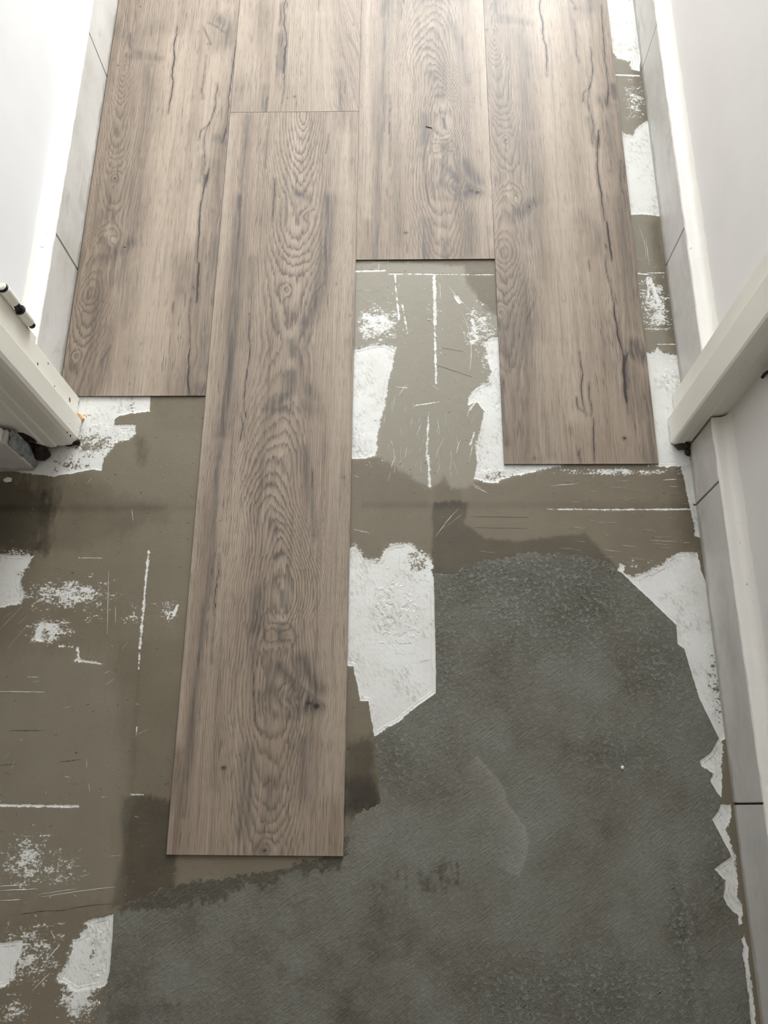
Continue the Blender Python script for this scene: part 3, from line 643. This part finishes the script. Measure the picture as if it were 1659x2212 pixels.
    def ev(u, v):
        um = u * 1000 + 2.2 * fbm(u * 22, v * 9, 50, 3)
        kd = np.zeros(u.shape); bump = np.zeros(u.shape); sh = np.zeros(u.shape)
        for a, b, ru, rv, e, f in kn:
            r2 = ((u - a) / ru) ** 2 + ((v - b) / rv) ** 2; gg = np.exp(-r2)
            bump += e * np.exp(-r2 / 1.6); kd = np.maximum(kd, f * 1.25 * np.exp(-r2 * 1.6))
            sh += (u - a) / ru * np.exp(-r2 / 6) * (4.0 if e > 1 else 1.2)
        u0 = np.interp(v, cv, cu) * 1000; d = np.interp(v, dv, dn)
        t = um - u0; t = np.where(t < 0, -t / 1.08, t / .95)
        o_ = np.interp(v, ov, on); t = np.where(t < o_, 0.12 * t, t - .88 * o_)
        s = np.where(t < 46, t / 4.4, 46 / 4.4 + (t - 46) / 3.0)
        ph = np.sqrt(s * s + d * d) + bump + .5 * fbm(u * 40, v * 16, 53, 3)
        amp = .34 + .66 * np.exp(-(t / 40) ** 4) + .22 * np.exp(-((t - 55) / 25) ** 2)
        vv = np.interp(v, [0, .1, .3, .45, .55, .62, .66, .70, .78, .9, 1.21], [.75, .7, .9, 1, 1, .75, .5, .75, 1, 1, .95])
        tn = np.maximum(bands(u, v, B), kd)
        return ph, amp * vv, tn, cracks(u, v, C), u - sh * .001, bands(u, v, Lt)
    return ev

def print1():
    q = PD; s4 = .2411
    cl = UV(q, [(1062,0),(1068,80),(1073,140),(1080,200),(1088,260),(1092,305),(1103,376),(1098,440),(1090,520),(1090,560),(1092,620),(1088,680),(1094,766),(1100,830),(1096,1003)])
    dd = [(0,3),(60,1.5),(72,.6),(82,1),(93,2),(104,3),(116,4),(128,5),(140,6),(154,7),(183,8),(219,9),(241,10),(256,11),(268,12),(300,13),(330,14),(358,15),(376,16),(400,16.5),(440,16),(470,14),(500,11.5),(520,10.2),(545,9.4),(560,9.8),(576,11),(595,12),(620,13),(656,14.5),(700,15.5),(766,17),(812,18),(900,18.5),(1003,19)]
    dv = np.array([G(1095, a)[1] - q[2] for a, _ in dd]); dn = np.array([b for _, b in dd]); o = np.argsort(dv); dv, dn = dv[o], dn[o]
    cu, cv = cl[:, 0], cl[:, 1]; o = np.argsort(cv); cu, cv = cu[o], cv[o]
    kn = [(1092,303,6.5,12,2.2,.15),(1092,306,3,3,.6,.95),(1084,676,5.5,9,1.8,.2),(1080,677,3,3,.4,.8),(1142,450,5.5,5,1.5,.95),(1128,446,2.2,2,.1,.85),(1112,433,5,7,1.4,.0),(1317,373,7,8,1.6,.45),(1348,949,4,4,1.5,1.0),(1153,992,5,5,2,.65),(1068,60,2.5,2.5,.3,.7),(1051,68,4,3,.3,.85),(1240,22,5,3,.2,.6),(1083,398,2,2,0,.5),(1218,652,3,3,.2,.4),(1300,640,3,3,.3,.4),(1330,676,5,6,1.5,.35),(1380,758,6,6,1.2,.3),(1314,205,5,9,.6,.55),(1210,736,1.5,1.5,0,.6),(1135,262,3,14,0,.35)]
    kn = [(*UV(q, [(a, b)])[0], c / 1000, d / 1000, e, f) for a, b, c, d, e, f in kn]
    B = [(UV(q, [(1128,463),(1118,458)]), 12, .75), (UV(q, [(1120,468),(1150,440)]), 17, .55), (UV(q, [(1125,50),(1100,45),(1085,42)]), 11, .45), (UV(q, [(1115,70),(1130,120),(1135,200),(1140,280)]), 14, .30), (UV(q, [(1130,300),(1150,380),(1150,440),(1140,520)]), 22, .28),
         (UV(q, [(1150,470),(1175,560),(1170,600)]), 14, .22), (UV(q, [(1300,220),(1322,232)]), 11, .45), (UV(q, [(1326,215),(1322,190)]), 8, .55), (UV(q, [(1310,270),(1320,330)]), 9, .3), (UV(q, [(1265,480),(1290,510),(1285,540)]), 18, .26), (UV(q, [(1340,440),(1350,560),(1360,640),(1370,700)]), 22, .36),
         (UV(q, [(1335,700),(1345,800),(1390,900)]), 26, .28), (UV(q, [(1365,745),(1385,770),(1360,765)]), 15, .6), (UV(q, [(1350,770),(1350,800),(1352,840)]), 5, .9), (UV(q, [(1400,850),(1415,1000)]), 20, .4), (UV(q, [(1083,700),(1090,765)]), 14, .42), (UV(q, [(1080,820),(1090,930),(1095,960)]), 8, .4), (UV(q, [(1140,620),(1145,700),(1130,760)]), 16, .3),
         (UV(q, [(1095,770),(1105,790)]), 9, .5), (UV(q, [(1105,830),(1125,900),(1140,980)]), 14, .2), (UV(q, [(1180,900),(1190,980)]), 12, .22), (UV(q, [(1270,260),(1280,310)]), 6, .35), (UV(q, [(1284,300),(1291,310),(1290,320)]), 4, .85)]
    Lt = [(UV(q, [(1175,20),(1195,180),(1205,350),(1215,520),(1230,700),(1240,900)]), 26, .75), (UV(q, [(1112,430),(1112,438)]), 6, .95), (UV(q, [(1095,400),(1100,425)]), 8, .5), (UV(q, [(1260,60),(1270,250),(1285,420)]), 18, .5), (UV(q, [(1170,760),(1200,960)]), 20, .35)]
    C = [(crop([(518,-60),(518,0),(520,90),(545,240),(550,370),(575,420),(582,600),(590,700)], 1040, 0, s4), 1.5), (crop([(545,240),(550,340)], 1040, 0, s4), 2.0), (crop([(825,190),(845,400),(852,510),(870,575)], 1040, 0, s4), .7),
         (crop([(975,440),(990,600),(985,740),(962,800)], 1040, 0, s4), 1.0), (crop([(978,770),(960,815)], 1040, 0, s4), 1.7), (crop([(962,805),(910,850),(905,930)], 1040, 0, s4), .8), (crop([(962,805),(950,920),(975,1030),(990,1130),(990,1230)], 1040, 0, s4), .8), (crop([(1040,1180),(1045,1250),(1038,1310)], 1040, 0, s4), 2.2),
         (crop([(1035,-180),(1033,-60),(1035,0),(1040,170),(1060,290),(1085,440),(1100,590)], 1040, 340, s4), 1.3), (crop([(1115,590),(1125,660),(1145,800),(1160,935)], 1040, 340, s4), 2.3), (crop([(1070,60),(1080,250),(1095,480),(1120,680),(1135,820)], 1040, 0, s4), 1.3), (crop([(1135,800),(1130,880),(1118,960)], 1040, 0, s4), 1.8),
         (crop([(1100,900),(1115,1050),(1160,1200),(1180,1330),(1190,1430)], 1040, 340, s4), .8), (crop([(1180,0),(1187,100),(1230,330),(1270,480)], 1040, 660, s4), 1.5), (crop([(1275,460),(1268,600),(1275,730),(1300,880)], 1040, 660, s4), 3.2), (crop([(1305,430),(1290,500),(1275,580)], 1040, 660, s4), 1.6), (crop([(1300,870),(1320,980)], 1040, 660, s4), .6),
         (crop([(872,430),(880,500),(900,620),(888,730),(900,860),(935,1000)], 1040, 660, s4), .9), (crop([(845,830),(860,925),(930,975)], 1040, 660, s4), .9), (crop([(965,700),(965,850)], 1040, 660, s4), .8), (crop([(970,860),(985,940),(978,1000)], 1040, 660, s4), .8), (crop([(998,1020),(998,1200),(1008,1420)], 1040, 660, s4), 1.0), (crop([(885,1300),(868,1350),(880,1425)], 1040, 660, s4), .8),
         (crop([(465,1310),(440,1380),(405,1450),(400,1500)], 1040, 340, s4), .6), (crop([(955,930),(968,1030)], 1040, 340, s4), .7), (crop([(1245,40),(1245,200),(1250,330)], 1040, 340, s4), .7), (crop([(1275,60),(1280,240)], 1040, 340, s4), .7), (crop([(1455,800),(1490,980)], 1040, 660, s4), .6), (crop([(200,680),(205,790)], 1040, 660, s4), .8), (crop([(1105,790),(1115,830)], 1040, 340, s4), 1.2)]
    C = [(UV(q, a), b) for a, b in C]
    ua = lambda pts: UV(PA, pts) + np.array([-.0115, .189])
    for a, b, c, d, e, f in ((478,52,7,8,1.5,.55),(470,62,5,4,.5,.6),(492,70,4,9,.5,.5),(450,100,3,2,.1,.6),(305,18,3,2,.1,.7)): kn.append((*ua([(a, b)])[0], c / 1000, d / 1000, e, f))
    B += [(ua([(475,45),(495,60),(490,95)]), 15, .45), (ua([(280,125),(345,130)]), 8, .4), (ua([(240,60),(290,90),(330,60)]), 22, .22)]
    C += [(ua([(450,52),(470,62),(488,75)]), 1.0), (ua([(440,62),(452,85),(456,100)]), .8), (ua([(282,75),(284,110)]), .8)]
    B += [(UV(q, [(1075,100),(1085,250),(1100,400)]), 26, .16), (UV(q, [(1100,560),(1110,700),(1115,850),(1125,1000)]), 34, .20), (UV(q, [(1330,250),(1345,500),(1365,700)]), 20, .22)]
    swv = G(1142, 450)[1] - q[2]
    def ev(u, v):
        um = u * 1000 + 2.0 * fbm(u * 26, v * 11, 60, 3)
        kd = np.zeros(u.shape); bump = np.zeros(u.shape); sh = np.zeros(u.shape)
        for a, b, ru, rv, e, f in kn:
            r2 = ((u - a) / ru) ** 2 + ((v - b) / rv) ** 2
            bump += e * np.exp(-r2 / 1.6); kd = np.maximum(kd, f * 1.25 * np.exp(-r2 * 1.5)); sh += (u - a) / ru * np.exp(-r2 / 6) * (3.5 if e > 1 else 1)
        u0 = np.interp(v, cv, cu) * 1000; d = np.interp(v, dv, dn); t = np.abs(um - u0)
        s = np.where(t < 26, t / 3.0, 26 / 3.0 + (t - 26) / 3.6)
        sw = np.exp(-((v - swv) / .055) ** 2) * np.exp(-(um / 75) ** 4)
        ph = np.sqrt(s * s + d * d) + bump + .5 * fbm(u * 40, v * 16, 63, 3) + sw * (4.5 * fbm(u * 9, v * 13, 66, 2) + 1.2 * fbm(u * 22, v * 30, 67, 2))
        amp = (.85 * np.exp(-(t / 26) ** 4) + .10 + .35 * np.exp(-((t - 38) / 18) ** 2)) * np.interp(v, [0, .12, .2, .3, .42, .5, .9], [.35, .5, .9, 1, .7, .8, .8])
        sh = sh + sw * 9 * fbm(u * 14, v * 20, 70, 2)
        return ph, amp, np.maximum(bands(u, v, B), kd), cracks(u, v, C), u - sh * .001, bands(u, v, Lt)
    return ev

def print3():
    q = PBT; s = .2049
    C = [(crop([(700,-500),(675,-250),(690,-100),(680,0),(655,80),(655,260),(680,480),(665,600),(655,780),(657,930),(635,1110)], 480, 0, s), 1.2), (crop([(668,500),(662,620),(645,790)], 480, 0, s), 2.4), (crop([(620,60),(612,290)], 480, 0, s), .9), (crop([(632,340),(625,520)], 480, 0, s), .9), (crop([(480,1040),(470,1110),(455,1205)], 480, 0, s), .9),
         (crop([(1030,-200),(1025,0),(1010,130)], 480, 0, s), .8), (crop([(1240,880),(1245,1050),(1250,1195)], 480, 0, s), .9), (crop([(1300,860),(1290,1000)], 480, 0, s), .5), (crop([(690,40),(685,100)], 480, 0, s), .8), (crop([(580,600),(575,820)], 480, 0, s), .6), (crop([(1330,380),(1440,600)], 480, 0, s), .3)]
    C = [(UV(q, a), b) for a, b in C]
    kn = [(638,212,4,4,.9),(622,215,2,2,.9),(576,194,4,4,.7),(764,57,3,5,.5)]
    kn = [(*UV(q, [(a, b)])[0], c / 1000, d / 1000, e) for a, b, c, d, e in kn]
    B = [(UV(q, [(605,80),(608,150)]), 8, .35), (UV(q, [(575,190),(570,240)]), 7, .4), (UV(q, [(515,240),(530,180)]), 20, .12), (UV(q, [(735,160),(740,245)]), 9, .25), (UV(q, [(560,60),(565,0)]), 5, .3)]
    Lt = [(UV(q, [(690,20),(700,240)]), 24, .45), (UV(q, [(540,50),(540,220)]), 16, .3)]
    def ev(u, v):
        um = u * 1000; ph = (um + 60 * v * (um > 140) * (um - 140) / 60 + 3 * fbm(u * 20, v * 8, 80, 3)) / 4.2
        amp = .16 + .35 * smooth(150, 190, um) + .2 * np.exp(-((um - 115) / 22) ** 2)
        kd = np.zeros(u.shape)
        for a, b, ru, rv, f in kn: kd = np.maximum(kd, f * 1.25 * np.exp(-1.5 * (((u - a) / ru) ** 2 + ((v - b) / rv) ** 2)))
        return ph, amp, np.maximum(bands(u, v, B), kd), cracks(u, v, C), u + .25 * v * smooth(.13, .2, u), bands(u, v, Lt)
    return ev

def plank(name, q, ev, du, dv, label):
    W, L = q[1] - q[0], q[3] - q[2]
    ni, nj = 190, int(L / .0026); us = np.linspace(0, W, ni); vs_ = np.linspace(0, L, nj)
    U, V = np.meshgrid(us, vs_); e = .00035                      # tiny eased edge all round
    hh = np.full(U.shape, PT - PL); n0 = U.size
    top = np.stack([np.clip(U, 0, W).ravel(), V.ravel(), hh.ravel()], 1)
    idx = np.arange(n0).reshape(nj, ni)
    quads = np.stack([idx[:-1, :-1], idx[:-1, 1:], idx[1:, 1:], idx[1:, :-1]], -1).reshape(-1, 4)
    ring = np.concatenate([idx[0, :], idx[1:, -1], idx[-1, -2::-1], idx[-2:0:-1, 0]])
    at = ev(U.ravel() - du, V.ravel() + dv)
    me = big_mesh('wear_layer', top, np.full(len(quads), 4), quads.ravel())
    for nm, a in zip(('phase', 'ringamp', 'tint', 'crack', 'wu', 'light'), at): set_attr(me, nm, a)
    root = empty(name, (q[0], q[2], PL)); tag(root, label, 'floor plank', 'wood look planks being laid over the old floor')
    link('wear_layer', me, M_WOOD, root)
    # core: side band with eased edge and bottom
    r = top[ring]; k = len(r); h = PT - PL
    v1 = r.copy(); v2 = r.copy(); v2[:, 2] = 0
    i = np.arange(k); j = (i + 1) % k
    f = np.stack([i, i + k, j + k, j], 1)
    me2 = big_mesh('vinyl_core', np.concatenate([v1, v2]), np.concatenate([np.full(k, 4), [k]]), np.concatenate([f.ravel(), (np.arange(k) + k)[::-1]]))
    link('vinyl_core', me2, M_CORE, root)
    return root
E1, E2, E3 = print1(), print2(), print3()
plank('vinyl_plank', PA, E1, .0115, .189, 'wood look plank along the left wall with long cracks down its right side')
plank('vinyl_plank', PB, E2, 0, 0, 'full length wood look plank reaching farthest over the bare floor, arched grain and knot')
plank('vinyl_plank', PBT, E3, 0, 0, 'wood look plank at the top edge butting the end of the longest plank')
plank('vinyl_plank', PC, E2, .0148, .0545, 'wood look plank with a big knot whose near end leaves the open slot')
plank('vinyl_plank', PD, E1, 0, 0, 'wood look plank on the right beside the white strip, long crack along its right edge')

# ------------------------------------------------------------------ tile skirtings with painted ledges
SKH = .095; random.seed(3)
def skirt_run(name, face, back, ys, sgn, label=None):
    root = empty(name, (face, (ys[0][0] + ys[-1][1]) / 2, 0)); struct(root)
    for (y0, y1) in ys:
        j = random.uniform(-.0005, .0005)
        o = box('skirting_tile', (min(face + j * sgn, back), max(face + j * sgn, back), y0 + .0011, y1 - .0011, .0, SKH + random.uniform(-.001, .001)), M_SKIRT, None, .0009, 2)
        o.parent = root; o.matrix_parent_inverse = Matrix.Translation(-root.location)
    # grout behind the joints
    g = box('joint_grout', (min(face + .002 * sgn, back), max(face + .002 * sgn, back), ys[0][0] + .002, ys[-1][1] - .002, .0, SKH - .003), M_SOIL, None)
    g.parent = root; g.matrix_parent_inverse = Matrix.Translation(-root.location)
    # painted ledge with a caulk cove up to the wall
    bm = bmesh.new(); y0, y1 = ys[0][0], ys[-1][1]; n = max(2, int((y1 - y0) / .006)); rows = []
    D = abs(back - face)
    prof = [(0.0005, -.002), (0.0002, .0012), (.0012, .0026), (.005, .0032), (D * .55, .0038), (D * .75, .0055), (D * .9, .0105), (D, .021), (D + .0015, .034)]
    for i in range(n + 1):
        y = y0 + (y1 - y0) * i / n; row = []
        for k, (a, z) in enumerate(prof):
            wob = float(fbm(np.array([y / .018 + k * .3]), np.array([k * .35]), 90 + int(face * 10), 3)[0])
            aa = a + (wob * .0011 if k < 4 else wob * .0007); row.append(bm.verts.new((face + sgn * aa, y, SKH + z + wob * .0006)))
        rows.append(row)
    for r, s in zip(rows, rows[1:]):
        for a, b, c, d in zip(r, r[1:], s[1:], s): bm.faces.new((a, b, c, d))
    o = from_bm('painted_ledge', bm, M_LEDGE, None, smooth_=True)
    o.parent = root; o.matrix_parent_inverse = Matrix.Translation(-root.location)
    return root
skirt_run('baseboard_right_near', XR, WR, [(-.404, .006), (.006, .416), (.416, .5085)], 1)
skirt_run('baseboard_right_far', XR, WR, [(.594, .826), (.826, 1.236), (1.236, 1.646)], 1)
skirt_run('baseboard_left_far', XL, WL, [(.594, .826), (.826, 1.236), (1.236, 1.646)], -1)
bl = struct(empty('baseboard_left_near', (-.75, .48, 0)))
def kid(o, root): o.parent = root; o.matrix_parent_inverse = Matrix.Translation(-root.location); return o
kid(box('skirting_tile', (-.96, -.551, .471, .4925, 0, .099), M_SKIRT, None, .0009, 2), bl)
kid(box('skirting_tile', (-1.37, -.962, .471, .4925, 0, .099), M_SKIRT, None, .0009, 2), bl)
bm = bmesh.new(); rows = []
for i in range(10):
    z = .002 + .092 * i / 9; row = []
    for k in range(7):
        y = .4735 + .024 * k / 6; row.append(bm.verts.new((-.5505 + random.uniform(0, .004) - .003 * (k == 0), y, z)))
    rows.append(row)
for r, s in zip(rows, rows[1:]):
    for a, b, c, d in zip(r, r[1:], s[1:], s): bm.faces.new((a, b, c, d))
back = [bm.verts.new((-.556, .4735, .002)), bm.verts.new((-.556, .4975, .002)), bm.verts.new((-.556, .4975, .094)), bm.verts.new((-.556, .4735, .094))]
bm.faces.new(back)
kid(from_bm('mortar', bm, M_MORTAR), bl)
kid(box('painted_ledge', (-1.37, -.556, .472, .494, .0992, .104), M_LEDGE, None, .002, 2), bl)

# ------------------------------------------------------------------ door lining, both sides
def jamb(name, cs, mat, ztop=2.05, seed=1, rag=.0012, label=None):
    """cross section (x, y, bottom z) extruded upwards; the bottom edge is ragged"""
    random.seed(seed); pts = []
    n = len(cs)
    for i in range(n):
        a, b = cs[i], cs[(i + 1) % n]; L = math.hypot(b[0] - a[0], b[1] - a[1]); k = max(1, int(L / .0035))
        for t in range(k):
            f = t / k; pts.append((a[0] + (b[0] - a[0]) * f, a[1] + (b[1] - a[1]) * f, max(0.0004, a[2] + (b[2] - a[2]) * f + random.uniform(-rag, rag)), t == 0))
    bm = bmesh.new()
    lo = [bm.verts.new((p[0] + random.uniform(-.0004, .0004), p[1] + random.uniform(-.0004, .0004), p[2])) for p in pts]
    mid = [bm.verts.new((p[0], p[1], p[2] + .012)) for p in pts]; hi = [bm.verts.new((p[0], p[1], ztop)) for p in pts]
    k = len(pts)
    for i in range(k):
        j = (i + 1) % k
        bm.faces.new((lo[i], lo[j], mid[j], mid[i])); bm.faces.new((mid[i], mid[j], hi[j], hi[i]))
    bm.faces.new(hi); bm.faces.new(lo[::-1])
    o = from_bm(name, bm, mat); struct(o)
    if label: o['label'] = label
    return o
jl = jamb('trim_1', [(-.58, .592, .002), (-.4995, .592, .002), (-.4985, .5905, .002), (-.4985, .553, .002), (-.4895, .5525, .003), (-.4885, .551, .004), (-.4905, .522, .004), (-.4925, .5165, .003), (-.498, .5125, .003), (-.505, .5105, .006), (-.518, .5085, .008), (-.5205, .5065, .009), (-.531, .5045, .012), (-.5335, .5025, .020), (-.545, .5008, .044), (-.556, .4998, .070), (-.570, .4985, .098), (-.62, .4975, .105), (-.62, .56, .06)], M_JAMB, seed=2, rag=.0022)
jl['label'] = 'chipped cream painted door jamb on the left'
jr = jamb('trim_2', [(.48, .592, .002), (.48, .56, .002), (.480, .5125, .09), (.4475, .5125, .09), (.447, .5115, .08), (.4275, .5115, .075), (.4265, .5115, .018), (.425, .5095, .016), (.418, .5105, .013), (.4165, .5085, .012), (.405, .5085, .008), (.4015, .5100, .006), (.4000, .5135, .003), (.3995, .552, .003), (.4005, .5535, .003), (.4105, .554, .002), (.4105, .591, .002), (.4115, .592, .002)], M_JAMB, seed=4, rag=.0015)
jr['label'] = 'cream painted door jamb on the right'
# dark rot under the jambs
def lump(name, pts, mat, label=None, seed=1, top=.01, sub=2):
    random.seed(seed); bm = bmesh.new(); bmesh.ops.create_icosphere(bm, subdivisions=3, radius=1)
    (cx, cy, cz), (rx, ry, rz) = pts
    for v in bm.verts:
        f = 1 + .35 * float(fbm(np.array([v.co.x * 2.1 + seed]), np.array([v.co.y * 2.1 + v.co.z * 1.7]), seed, 3)[0])
        v.co = Vector((cx + v.co.x * rx * f, cy + v.co.y * ry * f, max(.0004, cz + v.co.z * rz * f)))
    return from_bm(name, bm, mat, smooth_=False)
o = lump('rotten_wood', ((-.5405, .4965, .012), (.0115, .011, .018)), M_SOIL, seed=3); kid(o, jl)
o = lump('rotten_wood', ((-.548, .505, .055), (.012, .006, .03)), M_SOIL, seed=5); kid(o, jl)
o = lump('rotten_wood', ((-.500, .5165, .003), (.014, .006, .005)), M_SOIL, seed=8); kid(o, jl)
o = lump('dirt_plug', ((.4155, .5075, .004), (.012, .0055, .007)), mat_flat('brown_dirt', (.075, .062, .045), .9, .5, 70), seed=6); kid(o, jr)
o = lump('dirt_plug', ((.4225, .4985, .002), (.004, .007, .005)), mat_flat('dark_dirt', (.05, .042, .032), .9, .5, 70), seed=9); kid(o, jr)
# small chips in the paint of the left jamb and the far right ledge
def chip(p, r, root, mat, n, seed):
    random.seed(seed); bm = bmesh.new(); c = Vector(p); n = Vector(n).normalized(); a = n.orthogonal().normalized(); b = n.cross(a)
    q = [c + n * .0003 + a * r * random.uniform(.5, 1.2) * math.cos(t) + b * r * .5 * random.uniform(.6, 1.3) * math.sin(t) for t in [k * math.tau / 9 for k in range(9)]]
    up = [bm.verts.new(v) for v in q]; dn = [bm.verts.new(v - n * .0015) for v in q]
    bm.faces.new(up)
    for i in range(9): bm.faces.new((up[i], dn[i], dn[(i + 1) % 9], up[(i + 1) % 9]))
    kid(from_bm('paint_chip', bm, mat), root)
for i, (p, r) in enumerate((((-.4905, .540, .018), .003), ((-.4903, .530, .042), .0022), ((-.4925, .5172, .028), .003), ((-.4926, .5168, .04), .002), ((-.4985, .572, .035), .004), ((-.4985, .560, .05), .0045), ((-.4905, .546, .075), .002), ((-.4905, .535, .12), .0025), ((-.4985, .568, .15), .003), ((-.4985, .565, .09), .002), ((-.4985, .585, .12), .002))): chip(p, r, jl, M_DARKCHIP, (1, 0, .1), i)

# hinge left on the jamb (its door is gone)
hg = empty('hinge', (-.4985, .594, .235)); kid(hg, jl); hg['label'] = 'painted half hinge with black pin'
def cyl(name, z0, z1, r, mat, root, cx=-.4925, cy=.6005, cap=.0012):
    bm = bmesh.new(); prof = [(0.0, z0), (r - cap, z0), (r, z0 + cap), (r, z1 - cap), (r - cap, z1), (0.0, z1)]; N = 28; rings = []
    for rr, z in prof:
        rings.append([bm.verts.new((cx + rr * math.cos(t), cy + rr * math.sin(t), z)) for t in [k * math.tau / N for k in range(N)]] if rr > 0 else [bm.verts.new((cx, cy, z))])
    for a, b in zip(rings, rings[1:]):
        for k in range(N):
            if len(a) == 1: bm.faces.new((a[0], b[k], b[(k + 1) % N]))
            elif len(b) == 1: bm.faces.new((a[k], b[0], a[(k + 1) % N]))
            else: bm.faces.new((a[k], b[k], b[(k + 1) % N], a[(k + 1) % N]))
    o = from_bm(name, bm, mat, smooth_=False); o.parent = root
    o.matrix_parent_inverse = Matrix.Translation(-Vector((-.4985, .594, .235))); return o
cyl('hinge_knuckle', .2475, .2775, .0068, M_JAMB, hg); cyl('hinge_knuckle', .201, .229, .0068, M_JAMB, hg)
cyl('hinge_pin', .190, .2795, .0045, M_BLACK, hg, cap=.003); cyl('hinge_ring', .2775, .2805, .0066, M_BLACK, hg); cyl('hinge_cap', .2805, .2845, .0052, M_JAMB, hg, cap=.002); cyl('hinge_ring', .229, .2325, .0072, M_BLACK, hg)
o = box('hinge_leaf', (-.4986, -.4966, .557, .598, .168, .32), M_JAMB, None, .0008, 2); o.parent = hg; o.matrix_parent_inverse = Matrix.Translation(-Vector((-.4985, .594, .235)))

# ------------------------------------------------------------------ small loose things
random.seed(11)
def sliver(name, a, b, wd, h, z, mat, label, cat):
    a = Vector((*G(*a), z)); b = Vector((*G(*b), z)); d = (b - a); n = Vector((-d.y, d.x, 0)).normalized(); bm = bmesh.new(); rows = []
    for i in range(7):
        t = i / 6; s = (.35 + .65 * math.sin(math.pi * min(.93, max(.07, t))) ** .5) * random.uniform(.85, 1.15); c = a + d * t
        rows.append([bm.verts.new(c + n * wd * s * x + Vector((0, 0, h * s * y))) for x, y in ((-.5, 0), (-.32, .8), (.25, 1), (.5, .25), (.3, 0))])
    for r, s in zip(rows, rows[1:]):
        for k in range(5): bm.faces.new((r[k], r[(k + 1) % 5], s[(k + 1) % 5], s[k]))
    bm.faces.new(rows[0]); bm.faces.new(rows[-1][::-1])
    return tag(from_bm(name, bm, mat), label, cat)
sliver('splinter', (919, 277), (934, 280.5), .0012, .0012, PT, M_DARKCHIP, 'tiny dark splinter lying on the plank above the big knot', 'splinter')
sliver('wood_chip', (169, 896), (181, 908), .0075, .006, .0005, M_CHIP, 'orange bare wood chip at the foot of the left door jamb', 'wood chip')
o = lump('plaster_crumb', ((*G(1344, 1658), .002), (.0018, .0025, .0012)), M_PLASTER, seed=12); tag(o, 'tiny white plaster crumb on the grey cement', 'crumb')
o = lump('plaster_crumb', ((*G(18, 1037), .0016), (.006, .004, .0012)), M_PLASTER, seed=14); tag(o, 'flat white plaster flake at the left edge below the skirting corner', 'crumb')

# black wire end sticking out by the right jamb
def tube(name, pts, r, mat, label, cat):
    cu = bpy.data.curves.new(name, 'CURVE'); cu.dimensions = '3D'; cu.bevel_depth = r; cu.bevel_resolution = 3; cu.use_fill_caps = True
    s = cu.splines.new('NURBS'); s.points.add(len(pts) - 1); s.use_endpoint_u = True; s.order_u = 3
    for k, p in zip(s.points, pts): k.co = (*p, 1)
    tmp = bpy.data.objects.new(name, cu); COL.objects.link(tmp); bpy.context.view_layer.update()
    me = bpy.data.meshes.new_from_object(tmp.evaluated_get(bpy.context.evaluated_depsgraph_get())); COL.objects.unlink(tmp); bpy.data.objects.remove(tmp)
    return tag(link(name, me, mat), label, cat)
def onx(px, py, Xp):
    d = RM.T @ np.array([(px - 829.5) / FPX, -(py - 1106) / FPX, 1.0]); t = Xp / d[0]; return (Xp, d[1] * t, CH + d[2] * t)
p0 = onx(1647, 815, .441); p1 = onx(1655, 805, .441); p2 = onx(1668, 800, .443)
tube('cable_end', [p0, (p0[0], (p0[1] + p1[1]) / 2, (p0[2] + p1[2]) / 2 - .002), p1, p2, (WR + .01, p2[1], p2[2] + .012)], .0022, M_BLACK, 'short black cable end poking from the wall beside the right jamb', 'cable')
